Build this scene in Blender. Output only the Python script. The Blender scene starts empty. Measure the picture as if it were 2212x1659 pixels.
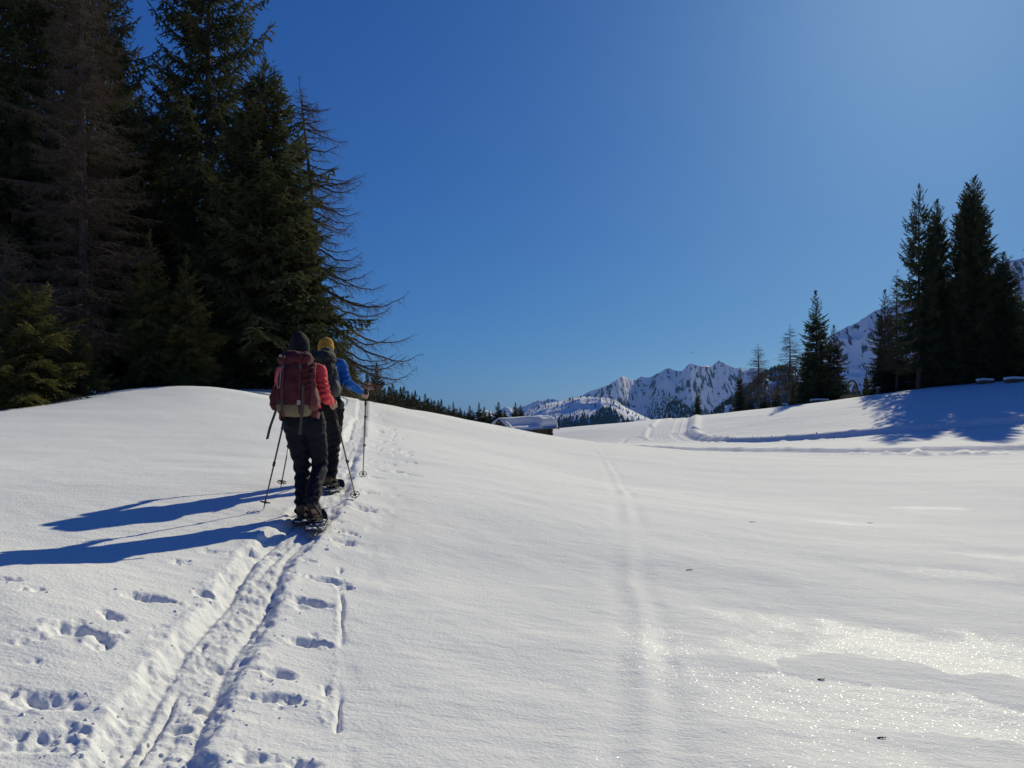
import bpy, math, random
import numpy as np
from mathutils import Vector, Matrix

# ------------------------------------------------------------------ camera, sky, sun, exposure
scene = bpy.context.scene
COL = scene.collection
EYE = 1.55                      # the lens is held this high above the snow
F_PX, CX, HZ = 1703.0, 1106.0, 880.0   # survey of the photograph (focal length, centre column, eye level)
SUN_AZ, SUN_EL = math.radians(29.0), math.radians(28.3)

cam_d = bpy.data.cameras.new("camera")
cam_d.sensor_width = 36.0
cam_d.lens = 36.0 * F_PX / 2212.0
cam_d.shift_y = (HZ - 829.5) / 2212.0
cam_d.clip_start = 0.05
cam_d.clip_end = 40000.0
cam = bpy.data.objects.new("camera", cam_d)
cam.location = (0, 0, EYE)
cam.rotation_euler = (math.pi / 2, 0, 0)
COL.objects.link(cam)
scene.camera = cam

world = bpy.data.worlds.new("World")
scene.world = world
world.use_nodes = True
wn, wl = world.node_tree.nodes, world.node_tree.links
wn.clear()
sky = wn.new("ShaderNodeTexSky")
sky.sky_type = 'NISHITA'
sky.sun_disc = False
sky.sun_elevation = SUN_EL
sky.sun_rotation = SUN_AZ
sky.altitude = 3000.0
sky.air_density = 1.0
sky.dust_density = 7.0
sky.ozone_density = 8.0
# the phone's colour response to that sky, one curve per channel for the whole dome
sep = wn.new("ShaderNodeSeparateColor"); comb = wn.new("ShaderNodeCombineColor")
wl.new(sky.outputs[0], sep.inputs[0])
for ch, (gain, power) in enumerate(((0.222, 0.98), (0.535, 0.80), (1.54, 0.50))):
    pw = wn.new("ShaderNodeMath"); pw.operation = 'POWER'; pw.inputs[1].default_value = power
    ml = wn.new("ShaderNodeMath"); ml.operation = 'MULTIPLY'; ml.inputs[1].default_value = gain
    wl.new(sep.outputs[ch], pw.inputs[0]); wl.new(pw.outputs[0], ml.inputs[0]); wl.new(ml.outputs[0], comb.inputs[ch])
bg = wn.new("ShaderNodeBackground")
bg.inputs["Strength"].default_value = 0.1
wo = wn.new("ShaderNodeOutputWorld")
wl.new(comb.outputs[0], bg.inputs[0])
wl.new(bg.outputs[0], wo.inputs[0])

sun_d = bpy.data.lights.new("sun", 'SUN')
sun_d.energy = 3.85
sun_d.angle = math.radians(0.55)
sun_d.color = (1.0, 0.935, 0.69)
sun = bpy.data.objects.new("sun", sun_d)
S = Vector((math.sin(SUN_AZ) * math.cos(SUN_EL), math.cos(SUN_AZ) * math.cos(SUN_EL), math.sin(SUN_EL)))
sun.rotation_euler = (-S).to_track_quat('-Z', 'Y').to_euler()
sun.location = S * 60
COL.objects.link(sun)

vs = scene.view_settings
vs.view_transform = 'Standard'
vs.look = 'None'
vs.gamma = 1.0
vs.exposure = 0.0
vs.use_curve_mapping = False
scene.cycles.use_denoising = True
scene.cycles.max_bounces = 6
scene.cycles.volume_bounces = 0
scene.cycles.sample_clamp_direct = 12.0
scene.cycles.sample_clamp_indirect = 4.0

# ------------------------------------------------------------------ helpers
def vtan(py):
    return (HZ - py) / F_PX
def utan(px):
    return (px - CX) / F_PX
def at(px, py, d):              # a surveyed point: column, row and distance ahead -> world
    return np.array((utan(px) * d, d, EYE + vtan(py) * d))

def hash2(ix, iy, seed):
    n = (ix.astype(np.int64) * 374761393 + iy.astype(np.int64) * 668265263 + seed * 1442695041) & 0xFFFFFFFF
    n = ((n ^ (n >> 13)) * 1274126177) & 0xFFFFFFFF
    n = n ^ (n >> 16)
    return (n & 0xFFFFFF) / float(0xFFFFFF)
def noise2(x, y, seed=0):       # value noise, -1..1
    x = np.asarray(x, float); y = np.asarray(y, float)
    ix = np.floor(x); iy = np.floor(y)
    fx = x - ix; fy = y - iy
    fx = fx * fx * fx * (fx * (fx * 6 - 15) + 10); fy = fy * fy * fy * (fy * (fy * 6 - 15) + 10)
    a = hash2(ix, iy, seed); b = hash2(ix + 1, iy, seed)
    c = hash2(ix, iy + 1, seed); d = hash2(ix + 1, iy + 1, seed)
    return 2 * ((a * (1 - fx) + b * fx) * (1 - fy) + (c * (1 - fx) + d * fx) * fy) - 1
def fbm(x, y, seed=0, octv=4, gain=0.5):
    s = 0; a = 1.0; t = 0
    for k in range(octv):
        s = s + a * noise2(x * 2 ** k * 1.013 + 17.3 * k, y * 2 ** k * 1.013 - 9.1 * k, seed + k)
        t += a; a *= gain
    return s / t
def ridged(x, y, seed=0, octv=4, gain=0.5):
    s = 0; a = 1.0; t = 0
    for k in range(octv):
        s = s + a * (1 - np.abs(noise2(x * 2 ** k + 31.7 * k, y * 2 ** k + 5.3 * k, seed + k)))
        t += a; a *= gain
    return s / t
def sstep(a, b, x):
    t = np.clip((x - a) / (b - a), 0, 1)
    return t * t * (3 - 2 * t)

def mesh_np(name, V, faces, smooth=True):
    """faces: list of (n,3) or (n,4) int arrays"""
    me = bpy.data.meshes.new(name)
    V = np.asarray(V, np.float32)
    me.vertices.add(len(V))
    me.vertices.foreach_set("co", V.ravel())
    faces = [np.asarray(f, np.int32) for f in faces if len(f)]
    nl = sum(f.size for f in faces); nf = sum(len(f) for f in faces)
    me.loops.add(nl); me.polygons.add(nf)
    me.loops.foreach_set("vertex_index", np.concatenate([f.ravel() for f in faces]))
    tot = np.concatenate([np.full(len(f), f.shape[1], np.int32) for f in faces])
    st = np.concatenate(([0], np.cumsum(tot)[:-1])).astype(np.int32)
    me.polygons.foreach_set("loop_start", st)
    me.polygons.foreach_set("use_smooth", np.full(nf, smooth, bool))
    me.update(calc_edges=True)
    me.validate()
    return me
def link(name, me, mat=None, parent=None, loc=None):
    o = bpy.data.objects.new(name, me)
    COL.objects.link(o)
    if mat is not None and me is not None and len(me.materials) == 0:
        me.materials.append(mat)
    if parent is not None:
        o.parent = parent
    if loc is not None:
        o.location = loc
    return o
def tag(o, label=None, cat=None, group=None, kind=None):
    if label: o["label"] = label
    if cat: o["category"] = cat
    if group: o["group"] = group
    if kind: o["kind"] = kind
    return o
def empty(name, loc=(0, 0, 0), rz=0.0):
    o = bpy.data.objects.new(name, None)
    o.empty_display_size = 0.2
    o.location = loc
    o.rotation_euler = (0, 0, rz)
    COL.objects.link(o)
    return o
def copy_tree(o, parent=None):
    c = o.copy()
    COL.objects.link(c)
    c.parent = parent
    for ch in o.children:
        copy_tree(ch, c)
    return c

class MB:
    """collects pieces of one mesh"""
    def __init__(self):
        self.V = []; self.F3 = []; self.F4 = []; self.n = 0
    def add(self, V, quads=None, tris=None):
        V = np.asarray(V, float).reshape(-1, 3)
        if quads is not None and len(quads): self.F4.append(np.asarray(quads, int).reshape(-1, 4) + self.n)
        if tris is not None and len(tris): self.F3.append(np.asarray(tris, int).reshape(-1, 3) + self.n)
        self.V.append(V); self.n += len(V)
        return self
    def mesh(self, name, smooth=True):
        f = []
        if self.F4: f.append(np.concatenate(self.F4))
        if self.F3: f.append(np.concatenate(self.F3))
        return mesh_np(name, np.concatenate(self.V), f, smooth)
    def build(self, name, mat, parent=None, smooth=True, loc=None):
        return link(name, self.mesh(name, smooth), mat, parent, loc)
    # shapes
    def tube(self, pts, rad, n=8, ref=None, caps=True):
        P = np.asarray(pts, float)
        R = np.array([(r, r) if np.isscalar(r) else r for r in rad], float)
        m = len(P)
        T = np.gradient(P, axis=0)
        T /= np.linalg.norm(T, axis=1)[:, None] + 1e-12
        if ref is None:
            ref = (0, 1, 0) if abs(T[:, 2]).mean() > 0.6 else (0, 0, 1)
        ref = np.asarray(ref, float)
        A = np.cross(ref[None, :], T); A /= np.linalg.norm(A, axis=1)[:, None] + 1e-9
        B = np.cross(T, A)
        ang = np.arange(n) / n * 2 * np.pi
        ca, sa = np.cos(ang), np.sin(ang)
        V = P[:, None, :] + A[:, None, :] * (ca[None, :, None] * R[:, 0][:, None, None]) + B[:, None, :] * (sa[None, :, None] * R[:, 1][:, None, None])
        i = np.arange(m - 1)[:, None] * n; j = np.arange(n)[None, :]; k = (j + 1) % n
        Q = np.stack([i + j, i + k, i + n + k, i + n + j], -1).reshape(-1, 4)
        V = V.reshape(-1, 3); tr = []
        if caps:
            V = np.concatenate([V, P[:1] - T[:1] * R[0].min() * 0.25, P[-1:] + T[-1:] * R[-1].min() * 0.25])
            a, b = m * n, m * n + 1
            jj = np.arange(n); kk = (jj + 1) % n
            tr = np.concatenate([np.stack([np.full(n, a), kk, jj], -1), np.stack([np.full(n, b), (m - 1) * n + jj, (m - 1) * n + kk], -1)])
        return self.add(V, Q, tr)
    def box(self, c, s, rot=None, bev=0.0):
        c = np.asarray(c, float); h = np.asarray(s, float) / 2
        b = min(bev, h.min() * 0.9)
        V = []; 
        # bevelled box: 24 vertices
        for ax in range(3):
            o1, o2 = (ax + 1) % 3, (ax + 2) % 3
            for sg in (-1, 1):
                for (p, q) in ((-1, -1), (1, -1), (1, 1), (-1, 1)):
                    v = np.zeros(3); v[ax] = sg * h[ax]; v[o1] = p * (h[o1] - b); v[o2] = q * (h[o2] - b)
                    V.append(v)
        V = np.array(V)
        F = []
        for f in range(6):
            k = f * 4
            F.append((k, k + 1, k + 2, k + 3) if f % 2 else (k + 3, k + 2, k + 1, k))
        tris = []; quads = list(F)
        if b > 0:
            def idx(ax, sg, sgn):
                o1, o2 = (ax + 1) % 3, (ax + 2) % 3
                return (ax * 2 + (1 if sg > 0 else 0)) * 4 + {(-1, -1): 0, (1, -1): 1, (1, 1): 2, (-1, 1): 3}[(sgn[o1], sgn[o2])]
            for a1 in range(3):
                a2 = (a1 + 1) % 3; a3 = (a1 + 2) % 3
                for s1 in (-1, 1):
                    for s2 in (-1, 1):
                        g = [0, 0, 0]; g[a1] = s1; g[a2] = s2
                        g1 = list(g); g1[a3] = -1; g2 = list(g); g2[a3] = 1
                        q = (idx(a1, s1, g1), idx(a1, s1, g2), idx(a2, s2, g2), idx(a2, s2, g1))
                        quads.append(q if s1 * s2 > 0 else q[::-1])
            for sx in (-1, 1):
                for sy in (-1, 1):
                    for sz in (-1, 1):
                        g = (sx, sy, sz)
                        t = (idx(0, sx, g), idx(1, sy, g), idx(2, sz, g))
                        tris.append(t if sx * sy * sz > 0 else t[::-1])
        if rot is not None:
            V = V @ np.asarray(rot, float).T
        return self.add(V + c, quads, tris)
    def ellipsoid(self, c, r, nu=14, nv=9, rot=None, power=1.0):
        th = np.arange(nu) / nu * 2 * np.pi
        ph = np.linspace(-np.pi / 2, np.pi / 2, nv)
        sp = lambda x: np.sign(x) * np.abs(x) ** power
        X = sp(np.cos(ph))[:, None] * sp(np.cos(th))[None, :]
        Y = sp(np.cos(ph))[:, None] * sp(np.sin(th))[None, :]
        Z = sp(np.sin(ph))[:, None] * np.ones(nu)[None, :]
        V = np.stack([X, Y, Z], -1).reshape(-1, 3) * np.asarray(r, float)
        if rot is not None: V = V @ np.asarray(rot, float).T
        i = np.arange(nv - 1)[:, None] * nu; j = np.arange(nu)[None, :]; k = (j + 1) % nu
        Q = np.stack([i + j, i + k, i + nu + k, i + nu + j], -1).reshape(-1, 4)
        return self.add(V + np.asarray(c, float), Q)
    def ribbon(self, pts, width, side, thick=0.004):
        P = np.asarray(pts, float); m = len(P)
        W = np.asarray(side, float)
        W = np.broadcast_to(W, P.shape) if W.ndim == 1 else W
        W = W / np.linalg.norm(W, axis=1)[:, None]
        T = np.gradient(P, axis=0); T /= np.linalg.norm(T, axis=1)[:, None] + 1e-9
        N = np.cross(T, W); N /= np.linalg.norm(N, axis=1)[:, None] + 1e-9
        a = W * width / 2; b = N * thick / 2
        V = np.stack([P - a - b, P + a - b, P + a + b, P - a + b], 1).reshape(-1, 3)
        i = np.arange(m - 1)[:, None] * 4; j = np.arange(4)[None, :]; k = (j + 1) % 4
        Q = np.stack([i + j, i + k, i + 4 + k, i + 4 + j], -1).reshape(-1, 4)
        e = (m - 1) * 4
        Q = np.concatenate([Q, [[3, 2, 1, 0], [e, e + 1, e + 2, e + 3]]])
        return self.add(V, Q)

def curve_pts(pts, n):
    """Catmull-Rom through points"""
    P = np.asarray(pts, float)
    Q = np.concatenate([2 * P[:1] - P[1:2], P, 2 * P[-1:] - P[-2:-1]])
    out = []
    segs = len(P) - 1
    for i in range(n):
        t = i / (n - 1) * segs
        k = min(int(t), segs - 1); f = t - k
        p0, p1, p2, p3 = Q[k], Q[k + 1], Q[k + 2], Q[k + 3]
        out.append(0.5 * ((2 * p1) + (-p0 + p2) * f + (2 * p0 - 5 * p1 + 4 * p2 - p3) * f * f + (-p0 + 3 * p1 - 3 * p2 + p3) * f ** 3))
    return np.array(out)
def rotm(rx=0, ry=0, rz=0):
    return np.array(Matrix.Rotation(rz, 3, 'Z') @ Matrix.Rotation(ry, 3, 'Y') @ Matrix.Rotation(rx, 3, 'X'))

# ------------------------------------------------------------------ materials
def new_mat(name):
    m = bpy.data.materials.new(name)
    m.use_nodes = True
    nt = m.node_tree
    b = nt.nodes["Principled BSDF"]
    return m, nt, b
def pm(name, c1, c2=None, scale=8.0, rough=0.8, bump=0.0, bscale=60.0, spec=0.5, stretch=None, metal=0.0, detail=4.0, bdist=0.01):
    m, nt, b = new_mat(name)
    N, L = nt.nodes, nt.links
    tc = N.new("ShaderNodeTexCoord")
    src = tc.outputs["Object"]
    if stretch:
        mp = N.new("ShaderNodeMapping"); mp.inputs["Scale"].default_value = stretch
        L.new(src, mp.inputs[0]); src = mp.outputs[0]
    if c2 is not None:
        nz = N.new("ShaderNodeTexNoise"); nz.inputs["Scale"].default_value = scale; nz.inputs["Detail"].default_value = detail
        L.new(src, nz.inputs["Vector"])
        rp = N.new("ShaderNodeValToRGB")
        rp.color_ramp.elements[0].position = 0.32; rp.color_ramp.elements[0].color = (*c1, 1)
        rp.color_ramp.elements[1].position = 0.68; rp.color_ramp.elements[1].color = (*c2, 1)
        L.new(nz.outputs["Fac"], rp.inputs[0]); L.new(rp.outputs[0], b.inputs["Base Color"])
    else:
        b.inputs["Base Color"].default_value = (*c1, 1)
    b.inputs["Roughness"].default_value = rough
    b.inputs["Specular IOR Level"].default_value = spec
    b.inputs["Metallic"].default_value = metal
    if bump > 0:
        n2 = N.new("ShaderNodeTexNoise"); n2.inputs["Scale"].default_value = bscale; n2.inputs["Detail"].default_value = 5.0
        L.new(src, n2.inputs["Vector"])
        bp = N.new("ShaderNodeBump"); bp.inputs["Strength"].default_value = bump; bp.inputs["Distance"].default_value = bdist
        L.new(n2.outputs["Fac"], bp.inputs["Height"]); L.new(bp.outputs[0], b.inputs["Normal"])
    return m

def snow_material(name, field=False):
    m, nt, b = new_mat(name)
    N, L = nt.nodes, nt.links
    tc = N.new("ShaderNodeTexCoord"); P = tc.outputs["Object"]
    # grain of old spring snow: three scales of relief
    def nz(scale, detail, vec=P, rough=0.5):
        n = N.new("ShaderNodeTexNoise"); n.inputs["Scale"].default_value = scale; n.inputs["Detail"].default_value = detail
        n.inputs["Roughness"].default_value = rough
        L.new(vec, n.inputs["Vector"]); return n.outputs["Fac"]
    def math_(op, a, bb):
        n = N.new("ShaderNodeMath"); n.operation = op
        for i, v in enumerate((a, bb)):
            if isinstance(v, (int, float)): n.inputs[i].default_value = v
            else: L.new(v, n.inputs[i])
        return n.outputs[0]
    mp = N.new("ShaderNodeMapping"); mp.inputs["Scale"].default_value = (1.0, 2.6, 1.0); mp.inputs["Rotation"].default_value = (0, 0, 0.25)
    L.new(P, mp.inputs[0])
    grain = nz(46.0, 6.0, rough=0.62)
    wind = nz(5.0, 4.0, vec=mp.outputs[0])
    b1 = N.new("ShaderNodeBump"); b1.inputs["Strength"].default_value = 0.16; b1.inputs["Distance"].default_value = 0.05
    L.new(wind, b1.inputs["Height"])
    b2 = N.new("ShaderNodeBump"); b2.inputs["Strength"].default_value = 0.7; b2.inputs["Distance"].default_value = 0.011
    L.new(grain, b2.inputs["Height"]); L.new(b1.outputs[0], b2.inputs["Normal"])
    L.new(b2.outputs[0], b.inputs["Normal"])
    # colour: very white, a little duller where packed
    base = N.new("ShaderNodeMixRGB"); base.inputs[1].default_value = (0.90, 0.89, 0.845, 1); base.inputs[2].default_value = (0.85, 0.845, 0.81, 1)
    L.new(nz(1.3, 5.0), base.inputs[0])
    col = base.outputs[0]
    b.inputs["Roughness"].default_value = 0.85
    b.inputs["IOR"].default_value = 1.31
    b.inputs["Specular IOR Level"].default_value = 0.12
    if field:
        at_ = N.new("ShaderNodeAttribute"); at_.attribute_name = "surface"
        sp = N.new("ShaderNodeSeparateColor"); L.new(at_.outputs["Color"], sp.inputs[0])
        crust, packed, sparkle = sp.outputs[0], sp.outputs[1], sp.outputs[2]
        mx = N.new("ShaderNodeMixRGB"); mx.inputs[2].default_value = (0.76, 0.76, 0.745, 1)
        L.new(packed, mx.inputs[0]); L.new(col, mx.inputs[1]); col = mx.outputs[0]
        # thaw crust: glazed crystals, each facet tilted its own way
        vo = N.new("ShaderNodeTexVoronoi"); vo.inputs["Scale"].default_value = 150.0
        L.new(P, vo.inputs["Vector"])
        sub = N.new("ShaderNodeVectorMath"); sub.operation = 'SUBTRACT'; sub.inputs[1].default_value = (0.5, 0.5, 0.5)
        L.new(vo.outputs["Color"], sub.inputs[0])
        scl = N.new("ShaderNodeVectorMath"); scl.operation = 'SCALE'; scl.inputs["Scale"].default_value = 1.15
        L.new(sub.outputs[0], scl.inputs[0])
        add = N.new("ShaderNodeVectorMath"); add.operation = 'ADD'
        L.new(scl.outputs[0], add.inputs[0]); L.new(b1.outputs[0], add.inputs[1])
        nrm = N.new("ShaderNodeVectorMath"); nrm.operation = 'NORMALIZE'; L.new(add.outputs[0], nrm.inputs[0])
        L.new(nrm.outputs[0], b.inputs["Coat Normal"])
        # only some crystals are clear enough to flash
        sc = N.new("ShaderNodeSeparateColor"); L.new(vo.outputs["Color"], sc.inputs[0])
        pick = math_('GREATER_THAN', sc.outputs[2], math_('SUBTRACT', 0.965, math_('MULTIPLY', crust, 0.72)))
        cw = math_('MULTIPLY', pick, math_('ADD', math_('MULTIPLY', crust, 0.75), 0.25))
        L.new(math_('MULTIPLY', cw, 0.22), b.inputs["Coat Weight"])
        L.new(math_('SUBTRACT', 0.85, math_('MULTIPLY', crust, 0.25)), b.inputs["Roughness"])
        L.new(math_('ADD', 0.12, math_('MULTIPLY', crust, 0.10)), b.inputs["Specular IOR Level"])
        b.inputs["Coat Roughness"].default_value = 0.24
        b.inputs["Coat IOR"].default_value = 1.31
    L.new(col, b.inputs["Base Color"])
    return m
M_FIELD = snow_material("snow_field", True)
M_SNOW = snow_material("snow")

# ------------------------------------------------------------------ terrain
CTRL = [  # surveyed ground: column, row, distance
 (670,1135,7.15),(730,1050,9.2),(775,960,16),(785,910,28),(800,876,50),(470,1350,4.64),
 (450,835,24),(210,848,24),(0,885,22),(600,845,30),(330,838,26),
 (0,1250,4.4),(0,1175,5.65),(0,1000,10),(300,1000,11),(400,900,18),(0,1659,2.9),(345,1659,3.05),
 (1000,1250,6.7),(1300,1400,5.2),(1700,1659,3.6),(2212,1659,3.83),(2212,1200,10.6),(1700,1100,15.5),
 (1350,1050,19),(1000,950,24),(900,885,50),(1000,905,48),(1100,930,45),(1200,945,42),(1265,957,38),
 (1250,932,95),(1240,925,130),(1400,907,150),(1500,898,150),(1720,878,125),(1900,853,105),(2050,834,92),
 (2212,822,85),(1400,958,66),(1450,912,138),(1700,940,72),(2212,910,60),(2130,948,50),(1880,958,50),
 (2212,972,40),(1660,979,42),(1560,983,40),(2212,1050,21),(1600,1030,25),(1960,905,70),(1390,985,30),
]
RAW = [  # ground out of sight: x, y, height relative to the eye
 (0,0,-1.55),(0,-5,-1.75),(-5,-5,-1.6),(5,-5,-2.0),(-7.5,32,0.55),(-12.3,32,0.62),(-20.8,32,0.25),(-19,50,0.5),(-38,60,0.5),
 (-12.5,70,-1.6),(-11,90,-4.0),(-5,80,-4.3),(0,76,-4.0),(-4.6,140,-5.2),(-24,160,-4.0),(-2,180,-6.0),(4,92,-3.7),
 (46,200,-4.5),(30,190,-6.5),(90,180,2.0),(60,20,0.0),(80,60,3.4),(95,115,4.2),(0,260,-14),(100,270,-8),(-100,260,-6),
 (0,-30,-3),(30,-20,-3),(-30,-20,-1),(-40,30,0.6),(-200,0,0),(200,0,4),(0,-200,-10),(-130,120,0),(150,120,5),(13.5,60,-2.95),(8,58,-2.8),
]
_P = [at(*c) for c in CTRL] + [np.array((x, y, EYE + z)) for x, y, z in RAW]
_P = np.array(_P)
def _phi(r2):
    return 0.5 * r2 * np.log(r2 + 1e-9)
_n = len(_P)
_K = _phi(((_P[:, None, :2] - _P[None, :, :2]) ** 2).sum(-1)) + np.eye(_n) * 0.6
_A = np.zeros((_n + 3, _n + 3)); _A[:_n, :_n] = _K
_A[:_n, _n] = 1; _A[:_n, _n + 1:] = _P[:, :2]; _A[_n:, :_n] = _A[:_n, _n:].T
_W = np.linalg.solve(_A, np.concatenate([_P[:, 2], np.zeros(3)]))
def base_ground(x, y):
    x = np.asarray(x, float); y = np.asarray(y, float)
    r = np.hypot(x, y)
    k = np.minimum(1.0, 260.0 / np.maximum(r, 1e-6))
    cx, cy = x * k, y * k
    z = _W[_n] + _W[_n + 1] * cx + _W[_n + 2] * cy
    for i in range(_n):
        z = z + _W[i] * _phi((cx - _P[i, 0]) ** 2 + (cy - _P[i, 1]) ** 2)
    z = z - np.clip(r - 230, 0, 1200) * 0.12          # the meadow falls into the valley
    z = z + 0.035 * fbm(x / 2.3, y / 1.4, 3, 3) * sstep(1.0, 4.0, r) + 0.10 * fbm(x / 11, y / 9, 5, 2) * sstep(12, 40, r)
    return z
def ground_hit(px, py, d0=1.8, d1=260.0):
    d = np.concatenate([np.arange(d0, 20, 0.02), np.arange(20, d1, 0.1)])
    d = d[d >= d0]
    u, v = utan(px), vtan(py)
    g = base_ground(u * d, d) - (EYE + v * d)
    k = np.argmax(g >= 0)
    if g[k] < 0: k = len(d) - 1
    return u * d[k], d[k]

# ---- the beaten track
TRACK = [ground_hit(*p) for p in ((268,1740),(308,1659),(352,1581),(432,1450),(492,1360),(528,1300),(588,1200),(652,1135),(705,1075),(742,1000),(765,945),(782,905))]
TRACK = [(TRACK[0][0] - 0.9, TRACK[0][1] - 2.6)] + TRACK + [(-8.2, 44.0), (-9.3, 52.0), (-11.0, 64.0)]
TRK = curve_pts(np.array(TRACK), 900)
def along(path, x, y):
    """nearest point on a polyline: arc length, signed offset (right positive)"""
    seg = np.diff(path, axis=0); ln = np.hypot(seg[:, 0], seg[:, 1]); s0 = np.concatenate([[0], np.cumsum(ln)])
    best = np.full(x.shape, 1e9); bs = np.zeros(x.shape); bn = np.zeros(x.shape)
    for i in range(len(seg)):
        dx, dy = seg[i] / (ln[i] + 1e-9)
        rx, ry = x - path[i, 0], y - path[i, 1]
        t = np.clip(rx * dx + ry * dy, 0, ln[i])
        ex, ey = rx - t * dx, ry - t * dy
        dd = ex * ex + ey * ey
        m = dd < best
        best = np.where(m, dd, best); bs = np.where(m, s0[i] + t, bs)
        bn = np.where(m, np.sign(dx * -ry + dy * rx) * np.sqrt(dd), bn)
    return bs, bn

rng = np.random.default_rng(11)
PRINTS = []     # x, y, length, width, depth, yaw
def pr(px, py, l, w, dep, yaw=0.0):
    x, y = ground_hit(px, py); PRINTS.append((x, y, l, w, dep, yaw))
for a in ((712,1253,.30,.15,.075,.2),(742,1265,.14,.12,.06,.9),(684,1304,.27,.15,.085,.1),(668,1212,.18,.10,.04,.3),(640,1300,.12,.1,.05,0),
          (668,1386,.25,.13,.075,.3),(606,1456,.19,.13,.07,0),(590,1508,.28,.10,.05,.4),(628,1512,.12,.07,.05,1.0),(468,1428,.15,.09,.05,1.2),
          (745,1170,.26,.15,.06,.2),(752,1150,.2,.1,.045,.1),(785,1098,.34,.16,.05,.1),(735,1128,.2,.1,.03,0),(800,1062,.2,.12,.04,.2),
          (310,1290,.28,.17,.07,.3),(240,1332,.20,.09,.05,-.3),(165,1366,.34,.17,.09,.2),(205,1376,.14,.10,.06,0),(95,1520,.28,.17,.06,.3),
          (155,1510,.1,.07,.03,0),(448,1288,.16,.12,.08,.8),(400,1395,.12,.08,.03,0),(455,1192,.24,.09,.035,.5),(390,1215,.2,.08,.02,.3),
          (12,1252,.16,.08,.05,.2),(75,1273,.16,.05,.03,.2),(60,1610,.34,.18,.035,.3),(150,1590,.2,.12,.03,.3),(540,1190,.18,.14,.07,.9),
          (430,1515,.16,.09,.05,.7),(560,1640,.2,.1,.03,.3),(650,1650,.15,.08,.03,.3),(395,1560,.14,.07,.04,.6),
          (812,1030,.3,.14,.05,.1),(805,1008,.2,.1,.035,.1),(815,995,.24,.12,.04,.1),(808,968,.36,.17,.06,.1),(822,972,.2,.1,.03,.1),(800,952,.3,.14,.05,.1),(818,940,.3,.15,.04,.1),
          (790,925,.3,.2,.05,.1),(815,925,.35,.2,.05,.1),(838,935,.4,.2,.03,.1)):
    pr(*a)
for q in range(len(PRINTS)):     # overlapping second steps, toe drags and collapsed edges
    fx, fy, l, w, dep, yw = PRINTS[q]
    for k in range(int(rng.integers(1, 4))):
        a = rng.uniform(0, 6.28)
        PRINTS.append((fx + math.cos(a) * l * rng.uniform(.3, .8), fy + math.sin(a) * w * rng.uniform(.4, 1.1), l * rng.uniform(.25, .6), w * rng.uniform(.3, .8), dep * rng.uniform(.15, .55), rng.uniform(0, 3.1)))
for k in range(26):              # shallow scuffs left of the track
    x_, y_ = ground_hit(rng.uniform(0, 560), rng.uniform(1180, 1640))
    PRINTS.append((x_, y_, rng.uniform(.05, .22), rng.uniform(.04, .10), rng.uniform(.008, .03), rng.uniform(-.4, .9)))
for k in range(260):            # older prints beside the track, up to the crest
    i = int(rng.uniform(0.36, 0.985) * 899)
    p = TRK[i]; t = TRK[min(i + 1, 899)] - TRK[i - 1]; t /= np.hypot(*t)
    off = rng.uniform(0.4, 1.25) if rng.random() < 0.8 else rng.uniform(-0.6, -0.35)
    if p[1] < 11.5: continue
    PRINTS.append((p[0] + t[1] * off, p[1] - t[0] * off, rng.uniform(.2, .42), rng.uniform(.1, .2), rng.uniform(.03, .075), math.atan2(t[1], t[0]) + rng.normal(0, .5)))
for k in range(40):             # a line of prints leaving to the right along the crest
    px = 800 + k * 7.5
    x = utan(px) * (44 - k * 0.25); y = 44 - k * 0.25
    PRINTS.append((x + rng.normal(0, .3), y + rng.normal(0, .5), .4, .22, rng.uniform(.04, .09), rng.uniform(0, 3)))

# ---- groomed loops out on the meadow (surveyed centre lines)
LOOP = curve_pts(np.array([(48.0,215.0)] + [ground_hit(*p) for p in ((1452,912),(1444,921),(1440,932),(1443,941),(1462,950),(1520,955),(1600,954),(1720,950),(1900,937),(2060,926),(2212,916))] + [(46.0, 52.0), (70.0, 40.0)]), 240)
LANE = curve_pts(np.array([(1.5, 75.0)] + [(utan(1215) * 62, 62.0), (utan(1300) * 55, 55.0), (utan(1400) * 50.5, 50.5), (utan(1500) * 47, 47.0), (utan(1600) * 45, 45.0), (utan(1800) * 43.0, 43.0), (utan(2000) * 41.5, 41.5), (utan(2230) * 40.0, 40.0), (40.0, 36.0)]), 160)
SKI = [curve_pts(np.array([ground_hit(*p) for p in q]), 60) for q in
       (((1500,941),(1560,930),(1640,916),(1720,899),(1800,886),(1880,880)), ((1490,908),(1600,903),(1760,888),(1900,878),(2050,883),(2150,890)),
        ((1300,956),(1350,951),(1397,947)), ((1395,948),(1404,930),(1402,918)), 
        ((1820,922),(1850,905),(1870,893)))]
OLD = curve_pts(np.array([ground_hit(*p) for p in ((1395,1720),(1385,1659),(1385,1560),(1372,1400),(1366,1250),(1358,1130),(1345,1060),(1310,1000),(1285,970))]), 120)
POLE_LINES = [curve_pts(np.array([ground_hit(*p) for p in q]), 40) for q in (((735,1228),(737,1300),(738,1380),(733,1470),(735,1575)), ((705,1480),(707,1545)), ((440,1380),(300,1630)))]
WIRE = [curve_pts(np.array([ground_hit(*p) for p in q]), 40) for q in ()]

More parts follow.
